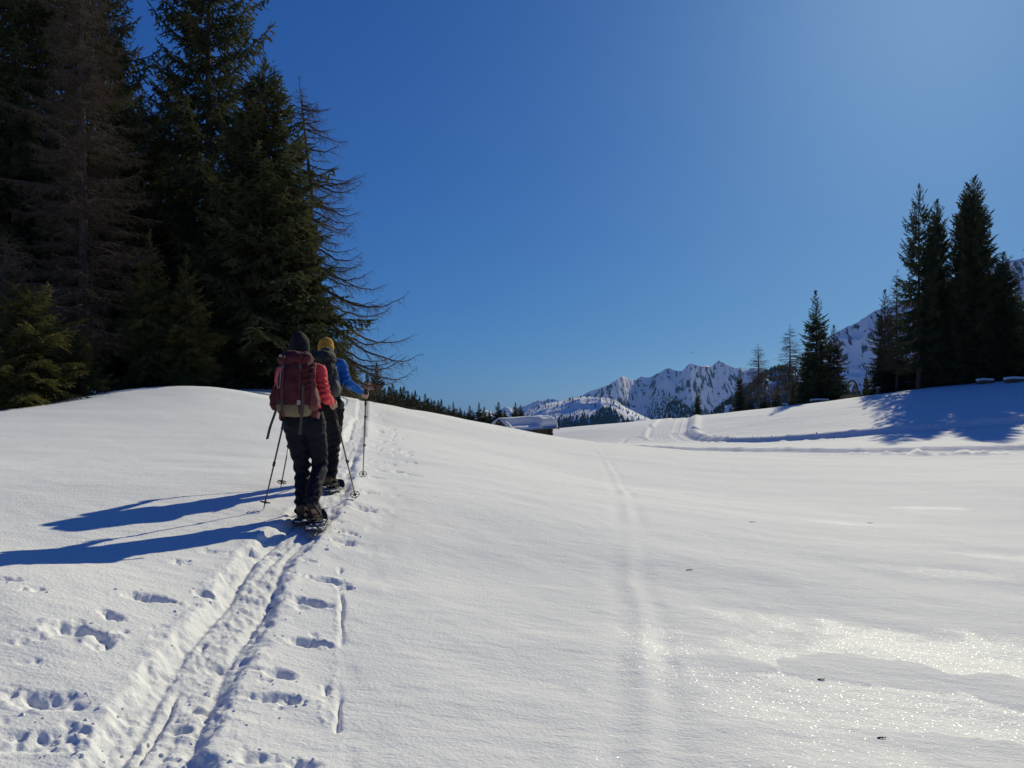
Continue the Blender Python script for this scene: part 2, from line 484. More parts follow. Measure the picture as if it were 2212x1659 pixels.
def detail(x, y):
    """fine relief and surface condition at points; returns dz, crust, packed"""
    dz = np.zeros(x.shape); crust = np.zeros(x.shape); packed = np.zeros(x.shape)
    r = np.hypot(x, y)
    # ---------------- track
    tx = np.interp(y, TRK[:, 1], TRK[:, 0])
    m = np.where((np.abs(x - tx) < 2.6) & (y > -3) & (y < 66))[0]
    if len(m):
        X, Y = x[m], y[m]
        s, n = along(TRK[::2], X, Y)
        wob = 0.03 * fbm(s * 1.6, np.sign(n) * 3.1, 21, 2) + 0.045 * fbm(X * 8, Y * 8, 22, 4, 0.6)
        hw = 0.185 + 0.025 * noise2(s * 0.8, s * 0, 9) + wob
        inside = 1 - sstep(np.where(n < 0, -0.04, -0.06), np.where(n < 0, 0.06, 0.05), np.abs(n) - hw)
        dep = 0.044 + 0.016 * noise2(s * 1.3, s * 0 + 7, 4)
        d = -dep * inside
        lump = fbm(X * 11, Y * 11, 31, 4, 0.6)
        d += inside * (0.024 * lump + 0.014 * np.abs(noise2(X * 23, Y * 23, 35)))
        for g0, sd, wd, gd in ((-0.125, 41, 0.024, 0.036), (0.01, 42, 0.02, 0.016), (0.115, 43, 0.022, 0.026)):
            on = sstep(-0.25, 0.25, noise2(s * 0.75 + sd, s * 0, sd))
            d -= on * gd * np.exp(-((n - g0 - 0.025 * noise2(s * 0.9, s * 0 + 2, sd)) / wd) ** 2) * inside
        flat = sstep(0.1, 0.4, noise2(s * 0.8, n * 4, 77)) * inside       # smooth slid panels between broken snow
        d = d * (1 - 0.35 * flat) + flat * (-0.35 * dep)
        # thrown-up rims and crumbs
        rim = np.exp(-((np.abs(n) - hw - 0.06) / 0.075) ** 2)
        d += rim * (0.006 + 0.014 * np.maximum(0, fbm(X * 14, Y * 14, 51, 3)))
        # the trodden strip on the right, softly dished
        tr_ = np.exp(-((n - 0.62) / 0.33) ** 2) * sstep(0.2, 0.5, n)
        d -= tr_ * (0.012 + 0.018 * np.maximum(0, fbm(X * 4.5, Y * 3.0, 61, 3)))
        # broad drift bank left of the track close to the lens
        bank = np.exp(-((n + 0.75) / 0.40) ** 2) * sstep(5.2, 3.4, Y)
        d += bank * 0.012 * (0.5 + fbm(X * 2.5, Y * 2.5, 63, 2))
        dz[m] += d
        packed[m] = np.maximum(packed[m], 0.55 * inside)
    # ---------------- prints
    nb = np.where((np.abs(x - tx) < 14) & (y > 0) & (y < 66))[0]
    X, Y = x[nb], y[nb]; acc = np.zeros(len(nb))
    order = np.argsort(Y); Ys = Y[order]
    for q, (fx, fy, l, w, dep, yaw) in enumerate(PRINTS):
        lo, hi = np.searchsorted(Ys, (fy - 0.6, fy + 0.6))
        idx = order[lo:hi]
        idx = idx[np.abs(X[idx] - fx) < 0.6]
        if not len(idx): continue
        ex, ey = X[idx] - fx, Y[idx] - fy
        c_, s_ = math.cos(yaw), math.sin(yaw)
        a = (ex * c_ + ey * s_) / (l / 2); b = (-ex * s_ + ey * c_) / (w / 2)
        rr = np.sqrt(a * a + b * b) + 0.42 * fbm(X[idx] * 13, Y[idx] * 13, 100 + q % 7, 4)
        hole = 1 - sstep(0.25, 1.10, rr); dep = dep * 0.62
        rim = np.exp(-((rr - 1.18) / 0.2) ** 2)
        acc[idx] += -dep * hole + 0.014 * hole * noise2(X[idx] * 30, Y[idx] * 30, 5) + dep * 0.22 * rim * (0.1 + 1.6 * np.maximum(0, fbm(X[idx] * 16, Y[idx] * 16, 8, 3)))
    dz[nb] += np.maximum(acc, -0.13)
    # ---------------- thin lines drawn by pole baskets
    for pl in POLE_LINES:
        lo, hi = pl.min(0) - 0.15, pl.max(0) + 0.15
        m = np.where((x > lo[0]) & (x < hi[0]) & (y > lo[1]) & (y < hi[1]))[0]
        if len(m):
            s, n = along(pl, x[m], y[m])
            dz[m] -= 0.028 * np.exp(-((n + 0.012 * noise2(s * 6, s * 0, 4)) / (0.011 + 0.006 * noise2(s * 9, s * 0, 7))) ** 2) * sstep(-0.4, 0.4, noise2(s * 4, s * 0, 3)) - 0.01 * np.exp(-((n - 0.03) / 0.016) ** 2) * np.maximum(0, noise2(x[m] * 40, y[m] * 40, 2))
    # ---------------- an old, half-filled pair of ruts on the right
    m = np.where((np.abs(x - np.interp(y, OLD[:, 1], OLD[:, 0])) < 1.2) & (y > 2) & (y < 34))[0]
    if len(m):
        s, n = along(OLD, x[m], y[m])
        n = n + 0.05 * noise2(s * 0.7, s * 0, 15)
        on = 0.55 + 0.45 * noise2(s * 0.5, s * 0, 14)
        dz[m] += on * (-0.014 * np.exp(-((n + 0.13) / 0.10) ** 2) - 0.013 * np.exp(-((n - 0.16) / 0.09) ** 2) + 0.006 * np.exp(-((n - 0.02) / 0.06) ** 2))
    # ---------------- groomed loop with its thrown bank
    m = np.where((r > 36) & (r < 240) & (x > -6))[0]
    X, Y = x[m], y[m]
    s, n = along(LOOP, X, Y); n = -n     # left of travel positive
    hw = 2.0
    ins = 1 - sstep(-0.25, 0.25, np.abs(n) - hw)
    d = -0.16 * ins
    for g0 in (0.6, 0.95, 1.45, 1.8):
        d -= 0.10 * np.exp(-((n - g0) / 0.13) ** 2) * ins
    d += 0.012 * np.sin(n * 14) * ins
    far = np.exp(-((n - hw - 0.75) / 0.5) ** 2)
    d += far * sstep(125, 90, Y) * (0.30 + 0.16 * np.maximum(0, fbm(X * 0.9, Y * 0.9, 71, 3)))
    near = np.exp(-((n + hw + 0.3) / 0.25) ** 2)
    d += near * sstep(125, 90, Y) * (0.03 + 0.18 * np.maximum(0, fbm(X * 1.3, Y * 1.3, 72, 3)))
    dz[m] += d
    packed[m] = np.maximum(packed[m], np.maximum(0.30 * ins, 0.25 * far))
    s, n = along(LANE, X, Y)
    ins = 1 - sstep(-0.25, 0.25, np.abs(n) - 2.2)
    d = -0.15 * ins + 0.03 * np.sin(n * 9) * ins
    d += np.exp(-((n + 2.6) / 0.3) ** 2) * (0.10 + 0.12 * np.maximum(0, fbm(X * 1.5, Y * 1.5, 74, 3)))
    nb_ = np.exp(-((n - 2.5) / 0.55) ** 2) * sstep(14, 20, X)
    d += nb_ * (0.03 + 0.42 * np.maximum(0, fbm(X * 1.6, Y * 1.6, 75, 3) + 0.1))
    dz[m] += d
    packed[m] = np.maximum(packed[m], 0.6 * ins)
    for q in SKI:
        lo, hi = q.min(0) - 1, q.max(0) + 1
        k = np.where((X > lo[0]) & (X < hi[0]) & (Y > lo[1]) & (Y < hi[1]))[0]
        if len(k):
            s, n = along(q, X[k], Y[k])
            dz[m[k]] += -0.09 * np.exp(-(n / 0.22) ** 2) * (0.8 + 0.4 * noise2(s * 1.5, s * 0, 6)) + 0.02 * np.exp(-((n - 0.5) / 0.2) ** 2)
    # ---------------- thaw crust: glazed tongues on the right, with duller islands
    warp = 0.55 * fbm(x * 1.3, y * 1.0, 81, 5, 0.6) + 0.30 * fbm(x * 4.5, y * 3.5, 83, 4, 0.6)
    e1 = np.hypot((x - 3.0) / 2.4, (y - 5.1) / 1.6) + warp * 0.9
    g = 1 - sstep(0.62, 1.05 + 0.45 * sstep(5.2, 4.0, y), e1)
    hole = 1 - sstep(0.9, 1.0, np.hypot((x - 2.35) / 0.55, (y - 5.25) / 0.42) + warp * 1.0)
    hole2 = 1 - sstep(0.9, 1.0, np.hypot((x - 3.3) / 0.45, (y - 5.0) / 0.35) + warp * 1.1)
    hole3 = 1 - sstep(0.9, 1.0, np.hypot((x - 2.4) / 0.8, (y - 4.0) / 0.25) + warp * 1.1)
    hole4 = 1 - sstep(0.9, 1.0, np.hypot((x - 1.42) / 0.25, (y - 5.1) / 0.2) + warp * 0.9)
    g = g * (1 - hole) * (1 - hole2) * (1 - hole3) * (1 - hole4)
    for gx, gy, lx, ly in ((5.1, 8.9, 1.3, .28), (7.2, 10.3, 1.6, .35), (5.8, 13.2, .9, .35), (8.3, 9.2, 1.6, .4), (9.0, 17.0, 1.2, .5), (3.4, 19, 2.0, .4)):
        g = np.maximum(g, 0.45 - 0.45 * sstep(0.3, 1.0, np.hypot((x - gx + 0.3 * (y - gy)) / lx, (y - gy) / ly) + warp * 1.1))
    g = np.maximum(g, 0.8 * (1 - sstep(0.6, 1.3, np.hypot((x - 0.6) / 2.6, (y - 3.2) / 1.7) + warp)) * sstep(-0.2, 0.5, fbm(x * 2.2, y * 2.2, 88, 3)))
    crust = g
    dz += -0.004 * g * sstep(0, 0.2, g)
    # fine wind ripples everywhere near the lens
    nr = sstep(22, 6, r)
    dz += nr * (0.003 * fbm(x * 7 + 0.6 * y, y * 15, 91, 3) * (0.5 + fbm(x * 0.8, y * 0.6, 95, 2)) + 0.006 * fbm(x * 2.6, y * 4.0, 92, 3) + 0.010 * fbm(x * 0.9, y * 1.2, 93, 2))
    return dz, crust, packed
def ground(x, y):
    xa, ya = np.atleast_1d(np.asarray(x, float)), np.atleast_1d(np.asarray(y, float))
    z = base_ground(xa, ya) + detail(xa, ya)[0]
    return float(z[0]) if np.ndim(x) == 0 else z

def build_field():
    rr = [0.35]
    while rr[-1] < 42:
        r = rr[-1]; rr.append(r + max(0.008, min(r * r / 1500.0 + 0.004, 0.30)) * (3.0 if r < 2.2 else 1.0))
    while rr[-1] < 135: rr.append(rr[-1] + 0.36)
    while rr[-1] < 300: rr.append(rr[-1] * 1.012)
    while rr[-1] < 9000: rr.append(rr[-1] * 1.09)
    rr = np.array(rr)
    fine = np.radians(np.linspace(-37, 37, 860))
    rest = np.radians(np.linspace(37, 323, 120)[1:-1])
    th = np.concatenate([fine, rest]); nc = len(th); nr = len(rr)
    X = (rr[:, None] * np.sin(th)[None, :]).ravel(); Y = (rr[:, None] * np.cos(th)[None, :]).ravel()
    Z = base_ground(X, Y)
    dz, crust, packed = detail(X, Y)
    V = np.stack([X, Y, Z + dz], -1)
    i = np.arange(nr - 1)[:, None] * nc; j = np.arange(nc)[None, :]; k = (j + 1) % nc
    Q = np.stack([i + j, i + nc + j, i + nc + k, i + k], -1).reshape(-1, 4)
    c = len(V)
    V = np.concatenate([V, [[0, 0, ground(0.0, 0.0)]]])
    jj = np.arange(nc)
    T = np.stack([np.full(nc, c), jj, (jj + 1) % nc], -1)
    me = mesh_np("snow_ground", V, [Q, T])
    ca = me.attributes.new("surface", 'FLOAT_COLOR', 'POINT')
    colr = np.zeros((len(V), 4), np.float32); colr[:, 3] = 1
    colr[:-1, 0] = crust; colr[:-1, 1] = packed
    ca.data.foreach_set("color", colr.ravel())
    o = link("snow_ground", me, M_FIELD)
    tag(o, "white sunlit snow meadow with a beaten track climbing the slope", None, None, "structure")
    print("field verts", len(V))
build_field()

# ------------------------------------------------------------------ mountains
def mountain_mat(name, rock_lo, rock_hi, sc):
    m, nt, b = new_mat(name)
    N, L = nt.nodes, nt.links
    tc = N.new("ShaderNodeTexCoord"); geo = N.new("ShaderNodeNewGeometry")
    sx = N.new("ShaderNodeSeparateXYZ"); L.new(geo.outputs["Normal"], sx.inputs[0])
    n1 = N.new("ShaderNodeTexNoise"); n1.inputs["Scale"].default_value = sc; n1.inputs["Detail"].default_value = 8; n1.inputs["Roughness"].default_value = 0.65
    mp = N.new("ShaderNodeMapping"); mp.inputs["Scale"].default_value = (1.6, 1.0, 0.55); L.new(tc.outputs["Object"], mp.inputs[0]); L.new(mp.outputs[0], n1.inputs["Vector"])
    ad = N.new("ShaderNodeMath"); ad.operation = 'MULTIPLY_ADD'; L.new(n1.outputs["Fac"], ad.inputs[0]); ad.inputs[1].default_value = 1.7
    inv = N.new("ShaderNodeMath"); inv.operation = 'MULTIPLY_ADD'; inv.inputs[1].default_value = -0.3; inv.inputs[2].default_value = 0.3; L.new(sx.outputs[2], inv.inputs[0])
    L.new(inv.outputs[0], ad.inputs[2])
    rp = N.new("ShaderNodeValToRGB"); rp.color_ramp.elements[0].position = rock_lo; rp.color_ramp.elements[1].position = rock_hi
    rp.color_ramp.elements[0].color = (0.86, 0.87, 0.89, 1); rp.color_ramp.elements[1].color = (0.075, 0.075, 0.08, 1)
    hf_ = N.new("ShaderNodeMath"); hf_.operation = 'MULTIPLY'; hf_.inputs[1].default_value = 0.5
    L.new(ad.outputs[0], hf_.inputs[0]); L.new(hf_.outputs[0], rp.inputs[0]); L.new(rp.outputs[0], b.inputs["Base Color"])
    b.inputs["Roughness"].default_value = 0.9; b.inputs["Specular IOR Level"].default_value = 0.1
    bp = N.new("ShaderNodeBump"); bp.inputs["Strength"].default_value = 0.5; bp.inputs["Distance"].default_value = 14.0
    L.new(n1.outputs["Fac"], bp.inputs["Height"]); L.new(bp.outputs[0], b.inputs["Normal"])
    return m
M_ALP = mountain_mat("alpine_snow_and_rock", 0.535, 0.57, 0.020)
M_HILL = mountain_mat("lower_alpine_snow", 0.60, 0.63, 0.03)

def mountain(name, prof, dr, df, zf, db, ncol, nrow, seed, shape, gully, gfreq, mat, label, jag=1.0):
    """a ridge with its surveyed skyline (column,row); dr ridge distance, df foot distance, db back foot"""
    prof = np.array(prof, float)
    px = np.linspace(prof[0, 0], prof[-1, 0], ncol)
    py = np.interp(px, prof[:, 0], prof[:, 1])
    u = (px - CX) / F_PX
    drr = dr * (1 + 0.04 * noise2(px / 60.0, px * 0, seed))
    zr = EYE + (HZ - py) / F_PX * drr + dr * 0.0011 * jag * fbm(px / 4.0, px * 0, seed + 3, 4, 0.65)
    t = np.linspace(0, 1, nrow)
    rows = []
    for k, tt in enumerate(t):
        d = df + (drr - df) * tt
        z = zf + (zr - zf) * shape(tt)
        env = (tt ** 0.5) * (1 - tt) ** 0.45 * 1.45
        wx, wy = u * d, d
        qx = wx / gfreq + 0.45 * noise2(wx / (gfreq * 1.4), wy / (gfreq * 1.4), seed + 1) + 0.12 * noise2(wx / (gfreq * .3), wy / (gfreq * .3), seed + 2)
        qy = wy / gfreq + 0.45 * noise2(wx / (gfreq * 1.4), wy / (gfreq * 1.4), seed + 7)
        g = 0; a_ = 1.0; w_ = 1.0
        for o_ in range(6):
            n_ = 1 - np.abs(noise2(qx * 2 ** o_ + 3.7 * o_, qy * 2 ** o_ - 5.1 * o_, seed + 20 + o_))
            n_ = n_ * n_ * w_; w_ = np.clip(n_ * 1.8, 0, 1); g = g + a_ * n_; a_ *= 0.5
        z = z + env * gully * (g - 0.75)
        rows.append(np.stack([u * d, d, z], -1))
    for tt in (0.12, 0.35, 1.0):
        d = drr + (db - drr) * tt
        rows.append(np.stack([u * d, d, zr + (zf - zr) * tt ** 0.8], -1))
    V = np.concatenate(rows); nr = len(rows)
    i = np.arange(nr - 1)[:, None] * ncol; j = np.arange(ncol - 1)[None, :]
    Q = np.stack([i + j, i + j + 1, i + ncol + j + 1, i + ncol + j], -1).reshape(-1, 4)
    o = link(name, mesh_np(name, V, [Q]), mat)
    tag(o, label, None, None, "structure")
    return np.array(rows)

P5 = lambda pts: [(1066 + a / 3.84, 737 + b / 3.84) for a, b in pts]
R_FAR = mountain("far_peaks", P5([(-420,640),(-300,600),(-90,590),(-60,570),(20,600),(110,560),(180,575),(250,540),(310,515),(370,488),(410,492),(430,490),(455,475),(500,480),(540,495),(600,520),(700,560),(760,600)]),
    7200, 6500, -300, 9000, 360, 120, 5, lambda t: t ** 1.1, 110, 300.0, M_ALP, "distant snowy peaks left of the main ridge, above the hut")
R_MAIN = mountain("mountain_ridge", P5([(330,620),(480,560),(560,500),(600,485),(640,478),(740,452),(780,425),(820,408),(900,385),(960,358),(1010,325),(1040,303),(1075,290),(1105,303),(1130,318),(1180,320),(1215,303),(1245,297),(1270,305),(1300,300),(1350,272),(1390,258),(1420,232),(1460,222),(1480,230),(1495,240),(1530,246),(1560,250),(1590,222),(1620,193),(1650,189),(1680,200),(1715,207),(1750,203),(1800,206),(1830,190),(1870,160),(1895,172),(1915,185),(1960,205),(2010,226),(2050,218),(2090,240),(2160,225),(2300,240),(2450,300),(2560,330),(2700,350)]),
    5600, 5060, -330, 7600, 900, 220, 31, lambda t: 0.7 * t + 0.3 * t ** 1.5, 62, 190.0, M_ALP, "long rocky snow ridge in blue shade across the valley")
def hump_shape(t):
    return 0.80 * sstep(0.0, 0.62, t) ** 1.0 + 0.20 * sstep(0.45, 1.0, t)
R_HUMP = mountain("rounded_hill", P5([(120,700),(250,610),(300,578),(360,548),(430,520),(500,512),(560,503),(640,478),(720,462),(790,458),(860,470),(930,484),(1000,500),(1050,520),(1100,552),(1160,580),(1230,615),(1310,650),(1400,700)]),
    3700, 2750, -330, 5000, 420, 150, 47, hump_shape, 34, 300.0, M_HILL, "rounded sunlit snow hill with scattered trees behind the hut", 0.35)
R_KNOB = mountain("forested_knoll", P5([(1380,660),(1420,600),(1440,525),(1470,505),(1500,500),(1530,520),(1580,540),(1640,590),(1700,640),(1760,690)]),
    3500, 2800, -260, 4300, 120, 60, 53, lambda t: 0.75 * sstep(0, .7, t) + .25 * t, 25, 160.0, M_HILL, "small wooded knoll below the main ridge")
R_WOOD = mountain("forested_spur", [(1535,905),(1560,880),(1590,858),(1625,830),(1655,805),(1690,798),(1730,812),(1790,835),(1850,850),(1960,868)],
    1900, 1200, -150, 2700, 240, 90, 61, lambda t: 0.7 * sstep(0, .85, t) + .3 * t, 28, 130.0, M_HILL, "dark wooded spur behind the bare larches")
R_BIG = mountain("steep_mountain_flank", [(1690,850),(1730,800),(1765,762),(1795,730),(1812,716),(1830,706),(1845,700),(1865,688),(1890,670),(1903,667),(1925,662),(1960,648),(1990,640),(2030,618),(2100,585),(2200,560),(2400,520),(2600,560),(2850,640),(3150,740),(3500,840),(3800,900)],
    2900, 2330, -260, 4200, 900, 160, 73, lambda t: 0.5 * t + 0.5 * t ** 1.2, 45, 150.0, M_ALP, "steep shaded mountain flank behind the right spruces")

# woods on the lower slopes: too far to count
M_FARTREE = pm("far_conifers", (0.022, 0.030, 0.020), (0.045, 0.05, 0.03), 0.02, 0.95, spec=0.1)
def far_wood(name, rows, n, tlo, thi, dens, h, label, seed):
    r = np.random.default_rng(seed)
    nr, ncol = rows.shape[0], rows.shape[1]
    nf = nr - 3
    a = r.uniform(tlo, thi, n) * (nf - 1); b = r.uniform(0, ncol - 1.001, n)
    i = a.astype(int); j = b.astype(int)
    i = np.minimum(i, nf - 2)
    fa = (a - i)[:, None]; fb = (b - j)[:, None]
    p = rows[i, j] * (1 - fa) * (1 - fb) + rows[i + 1, j] * fa * (1 - fb) + rows[i, j + 1] * (1 - fa) * fb + rows[i + 1, j + 1] * fa * fb
    keep = r.random(n) < dens(a / (nf - 1), b / (ncol - 1), p)
    p = p[keep]; n = len(p)
    hh = h * r.uniform(0.55, 1.25, n); w = hh * r.uniform(0.17, 0.27, n)
    K = 5
    ang = np.arange(K) / K * 2 * np.pi
    ang = ang[None, :] + r.uniform(0, 6, n)[:, None]
    ring = lambda z, s: np.stack([p[:, 0][:, None] + np.cos(ang) * (w * s)[:, None], p[:, 1][:, None] + np.sin(ang) * (w * s)[:, None], np.repeat((p[:, 2] + hh * z)[:, None], K, 1)], -1)
    tip1 = p + np.stack([0 * hh, 0 * hh, hh * 0.62], -1); tip2 = p + np.stack([0 * hh, 0 * hh, hh], -1)
    V = np.concatenate([ring(-0.05, 1.0), tip1[:, None, :], ring(0.38, 0.66), tip2[:, None, :]], 1)   # n, 2K+2
    s = 2 * K + 2
    base = (np.arange(n) * s)[:, None]
    j = np.arange(K); k = (j + 1) % K
    T = np.concatenate([np.stack([base + j, base + k, np.repeat(base + K, K, 1)], -1), np.stack([base + K + 1 + j, base + K + 1 + k, np.repeat(base + 2 * K + 1, K, 1)], -1)], 1).reshape(-1, 3)
    o = link(name, mesh_np(name, V.reshape(-1, 3), [T], False), M_FARTREE)
    tag(o, label, None, None, "stuff")
far_wood("hill_forest", R_HUMP, 24000, 0.22, 0.92, lambda a, b, p: np.clip(1.25 - (a / 0.60) ** 5 + 0.5 * fbm(b * 9, a * 7, 3, 3), 0.012, 1) * (0.3 + 0.7 * sstep(-0.35, 0.05, fbm(b * 14, a * 9, 5, 3))), 17.0, "distant conifer forest on the rounded hill behind the hut", 1)
far_wood("knoll_forest", R_KNOB, 3500, 0.02, 0.9, lambda a, b, p: 0.55 - 0.45 * sstep(0.75, 0.95, a), 16.0, "distant conifers covering the small knoll below the ridge", 2)
far_wood("ridge_forest", R_MAIN, 9000, 0.30, 0.72, lambda a, b, p: np.clip(1.6 - a / 0.40 + 0.8 * fbm(b * 16, a * 6, 9, 3), 0, 1) * sstep(0.1, 0.25, b), 17.0, "distant conifers creeping up the foot of the rocky ridge", 3)
far_wood("spur_forest", R_WOOD, 9000, 0.02, 0.97, lambda a, b, p: np.clip(0.55 + 0.6 * fbm(b * 10, a * 8, 13, 3), 0.1, 1), 15.0, "distant forest on the spur behind the bare larches", 4)
far_wood("flank_forest", R_BIG, 5000, 0.25, 0.85, lambda a, b, p: np.clip(0.9 - a / 0.62 + 0.9 * fbm(b * 22, a * 12, 17, 3), 0, 1), 13.0, "scattered distant conifers on the steep shaded flank", 5)

# ------------------------------------------------------------------ trees
def bark(name, a, b):
    return pm(name, a, b, 6.0, 0.95, 0.9, 14.0, 0.15, stretch=(3, 3, 0.7), bdist=0.03)
M_BARK = bark("spruce_bark", (0.045, 0.036, 0.03), (0.11, 0.09, 0.075))
M_LBARK = bark("larch_bark", (0.055, 0.045, 0.038), (0.15, 0.12, 0.10))
M_LTWIG = pm("larch_twigs", (0.08, 0.058, 0.038), (0.17, 0.125, 0.08), 3.0, 0.95, spec=0.1)
def needles(name, a, b, sc=0.9):
    m = pm(name, a, b, sc, 0.75, spec=0.25, detail=5)
    N, L = m.node_tree.nodes, m.node_tree.links
    bs = N["Principled BSDF"]; out = N["Material Output"]
    tl = N.new("ShaderNodeBsdfTranslucent"); mx = N.new("ShaderNodeMixShader"); mx.inputs[0].default_value = 0.30
    L.new(bs.inputs["Base Color"].links[0].from_socket, tl.inputs["Color"])
    L.new(bs.outputs[0], mx.inputs[1]); L.new(tl.outputs[0], mx.inputs[2]); L.new(mx.outputs[0], out.inputs["Surface"])
    return m
M_NEEDLE = needles("spruce_needles", (0.042, 0.057, 0.023), (0.115, 0.118, 0.050))
M_NEEDLE_Y = needles("young_spruce_needles", (0.085, 0.095, 0.024), (0.19, 0.17, 0.05), 1.6)
M_NEEDLE_B = needles("brownish_spruce_needles", (0.03, 0.036, 0.018), (0.075, 0.066, 0.036))

def sprays(B, D, Ln, Wd, r, spikes=3):
    """needle sprays: base, direction, length, width -> verts, quads, tris"""
    n = len(B)
    up = np.array([0, 0, 1.0])
    side = np.cross(D, up); ln = np.linalg.norm(side, axis=1)
    side = np.where(ln[:, None] < 1e-3, np.array([1.0, 0, 0]), side / (ln[:, None] + 1e-9))
    nor = np.cross(side, D)
    ro = r.uniform(-0.6, 0.6, n)
    s1 = side * np.cos(ro)[:, None] + nor * np.sin(ro)[:, None]
    s2 = -side * np.sin(ro)[:, None] + nor * np.cos(ro)[:, None]
    L = Ln[:, None]; W = Wd[:, None]
    mid = B + D * L * 0.42; tip = B + D * L
    V = [B, mid + s1 * W, tip, mid - s1 * W, B, mid + s2 * W * 0.7, tip, mid - s2 * W * 0.7]
    for k in range(spikes):
        f = 0.15 + 0.6 * (k + r.random((n, 1))) / spikes
        sg = np.where(r.random((n, 1)) < 0.5, 1, -1)
        dr = D * 0.65 + (s1 * sg) * 0.75 + s2 * r.uniform(-0.5, 0.3, (n, 1))
        b0 = B + D * L * f
        V += [b0 - D * 0.012, b0 + D * L * 0.14, b0 + dr * L * r.uniform(0.35, 0.6, (n, 1))]
    V = np.stack(V, 1)
    s = V.shape[1]; o = (np.arange(n) * s)[:, None]
    Q = np.concatenate([o + np.array([0, 1, 2, 3]), o + np.array([4, 5, 6, 7])])
    T = np.concatenate([o + np.array([8 + 3 * k, 9 + 3 * k, 10 + 3 * k]) for k in range(spikes)])
    return V.reshape(-1, 3), Q, T

def spruce_meshes(name, seed, H, R, p=0.85, z0=0.06, step=0.17, whorl=0.36, nbr=6, droop=0.25, up=0.35, gap=0.0, wid=0.045, lean=0.0, hang=0.4, mat=None, irregular=0.25, bare_low=0.0):
    r = np.random.default_rng(seed)
    tr = MB()
    zz = np.linspace(-0.4, H, 14)
    r0 = 0.012 * H + 0.05
    wob = np.stack([0.02 * H * lean * (zz / H) ** 2 + 0.05 * np.sin(zz * 0.5 + seed), 0.04 * np.cos(zz * 0.4 + seed), zz], -1)
    rad = r0 * np.clip(1 - zz / H, 0.02, 1) ** 0.9 * np.where(zz < 0.3, 1.25, 1)
    tr.tube(wob, list(rad), 9, ref=(0, 1, 0))
    Bs, Ds, Ls, Ws = [], [], [], []
    z = H * z0 + 0.2
    az = r.uniform(0, 6.28)
    thin = []
    while z < H - 0.12:
        f = z / H
        Lmax = R * (1 - f) ** p * (1 if f > 0.12 else 0.75 + 2.1 * f)
        nb = max(4, int(nbr * (1 - 0.35 * f)))
        for k in range(nb):
            a = az + k / nb * 6.283 + r.normal(0, 0.22)
            if r.random() < gap: continue
            L = max(0.12, Lmax * (1 + r.normal(0, irregular)))
            if r.random() < 0.06: L *= 1.25
            a0 = -0.25 + 1.05 * f ** 2 + r.normal(0, 0.10)
            zb = z + r.normal(0, whorl * 0.3)
            m = max(3, int(L / step) + 1)
            t = (np.arange(m) + r.random(m) * 0.5) / m
            t = np.sort(np.clip(t, 0.02, 1))
            hx = L * t; hz = L * (a0 * t - droop * t * t * (1 - f) + up * droop * 1.6 * t ** 3)
            bend = 0.12 * r.normal() * t * t * L
            ca, sa = math.cos(a), math.sin(a)
            tx = np.interp(zb, zz, wob[:, 0]); ty = np.interp(zb, zz, wob[:, 1])
            P = np.stack([tx + ca * hx - sa * bend, ty + sa * hx + ca * bend, zb + hz], -1)
            T = np.gradient(P, axis=0) if m > 1 else np.array([[ca, sa, 0]])
            T /= np.linalg.norm(T, axis=1)[:, None] + 1e-9
            if L > 0.7: thin.append((np.concatenate([[[tx, ty, zb]], P[::max(1, m // 4)]]), 0.012 * L + 0.008))
            st = bare_low if f < 0.35 else 0.0
            g = t > max(0.10, st) 
            # axis sprays
            P2, T2, t2 = P[g], T[g], t[g]
            if not len(P2): continue
            k_ = len(P2)
            sc = min(1.0, max(0.38, L / (step * 5)))
            Bs.append(P2); Ds.append(T2 + r.normal(0, 0.08, (k_, 3))); Ls.append(sc * step * 2.0 * r.uniform(0.9, 1.4, k_)); Ws.append(np.full(k_, wid * sc))
            side = np.stack([-T2[:, 1], T2[:, 0], np.zeros(k_)], -1)
            for sg in (-1, 1):
                ll = np.minimum(0.85, 0.50 * L * (1 - t2) ** 0.75 * np.clip(t2 * 4, 0.3, 1) + 0.10 * sc) * r.uniform(0.6, 1.2, k_)
                dd = T2 * 0.55 + side * sg * 0.85 + np.array([0, 0, -1]) * (hang * r.uniform(0.2, 1.2, k_))[:, None]
                dd /= np.linalg.norm(dd, axis=1)[:, None]
                nseg = np.maximum(1, (ll / (step * 1.15)).astype(int))
                for q in range(int(nseg.max())):
                    mk = nseg > q
                    b = P2[mk] + dd[mk] * (ll[mk] * q / nseg[mk])[:, None] + np.array([0, 0, -0.05 * q])
                    d2 = dd[mk] + r.normal(0, 0.18, (mk.sum(), 3)) + np.array([0, 0, -0.10 * q])
                    Bs.append(b); Ds.append(d2); Ls.append(np.maximum(step * 1.15, ll[mk] / nseg[mk] * 1.45) * sc); Ws.append(np.full(mk.sum(), wid * sc))
                # hanging sprays
                mk = r.random(k_) < hang * 0.55
                if mk.any():
                    Bs.append(P2[mk] + dd[mk] * (ll[mk] * 0.4)[:, None]); Ds.append(np.stack([r.normal(0, .25, mk.sum()), r.normal(0, .25, mk.sum()), -np.ones(mk.sum())], -1))
                    Ls.append(sc * step * r.uniform(1.0, 2.2, mk.sum())); Ws.append(np.full(mk.sum(), wid * sc))
        az += 0.6 + r.random()
        z += whorl * (0.55 + 0.55 * (1 - f)) * r.uniform(0.7, 1.3)
    # leader
    Bs.append(np.array([[wob[-1, 0], wob[-1, 1], H - 0.35 + 0.1 * k] for k in range(4)])); Ds.append(np.array([[r.normal(0, .25), r.normal(0, .25), 1.0] for k in range(4)])); Ls.append(np.full(4, 0.3)); Ws.append(np.full(4, wid))
    B = np.concatenate(Bs); D = np.concatenate(Ds); D /= np.linalg.norm(D, axis=1)[:, None]
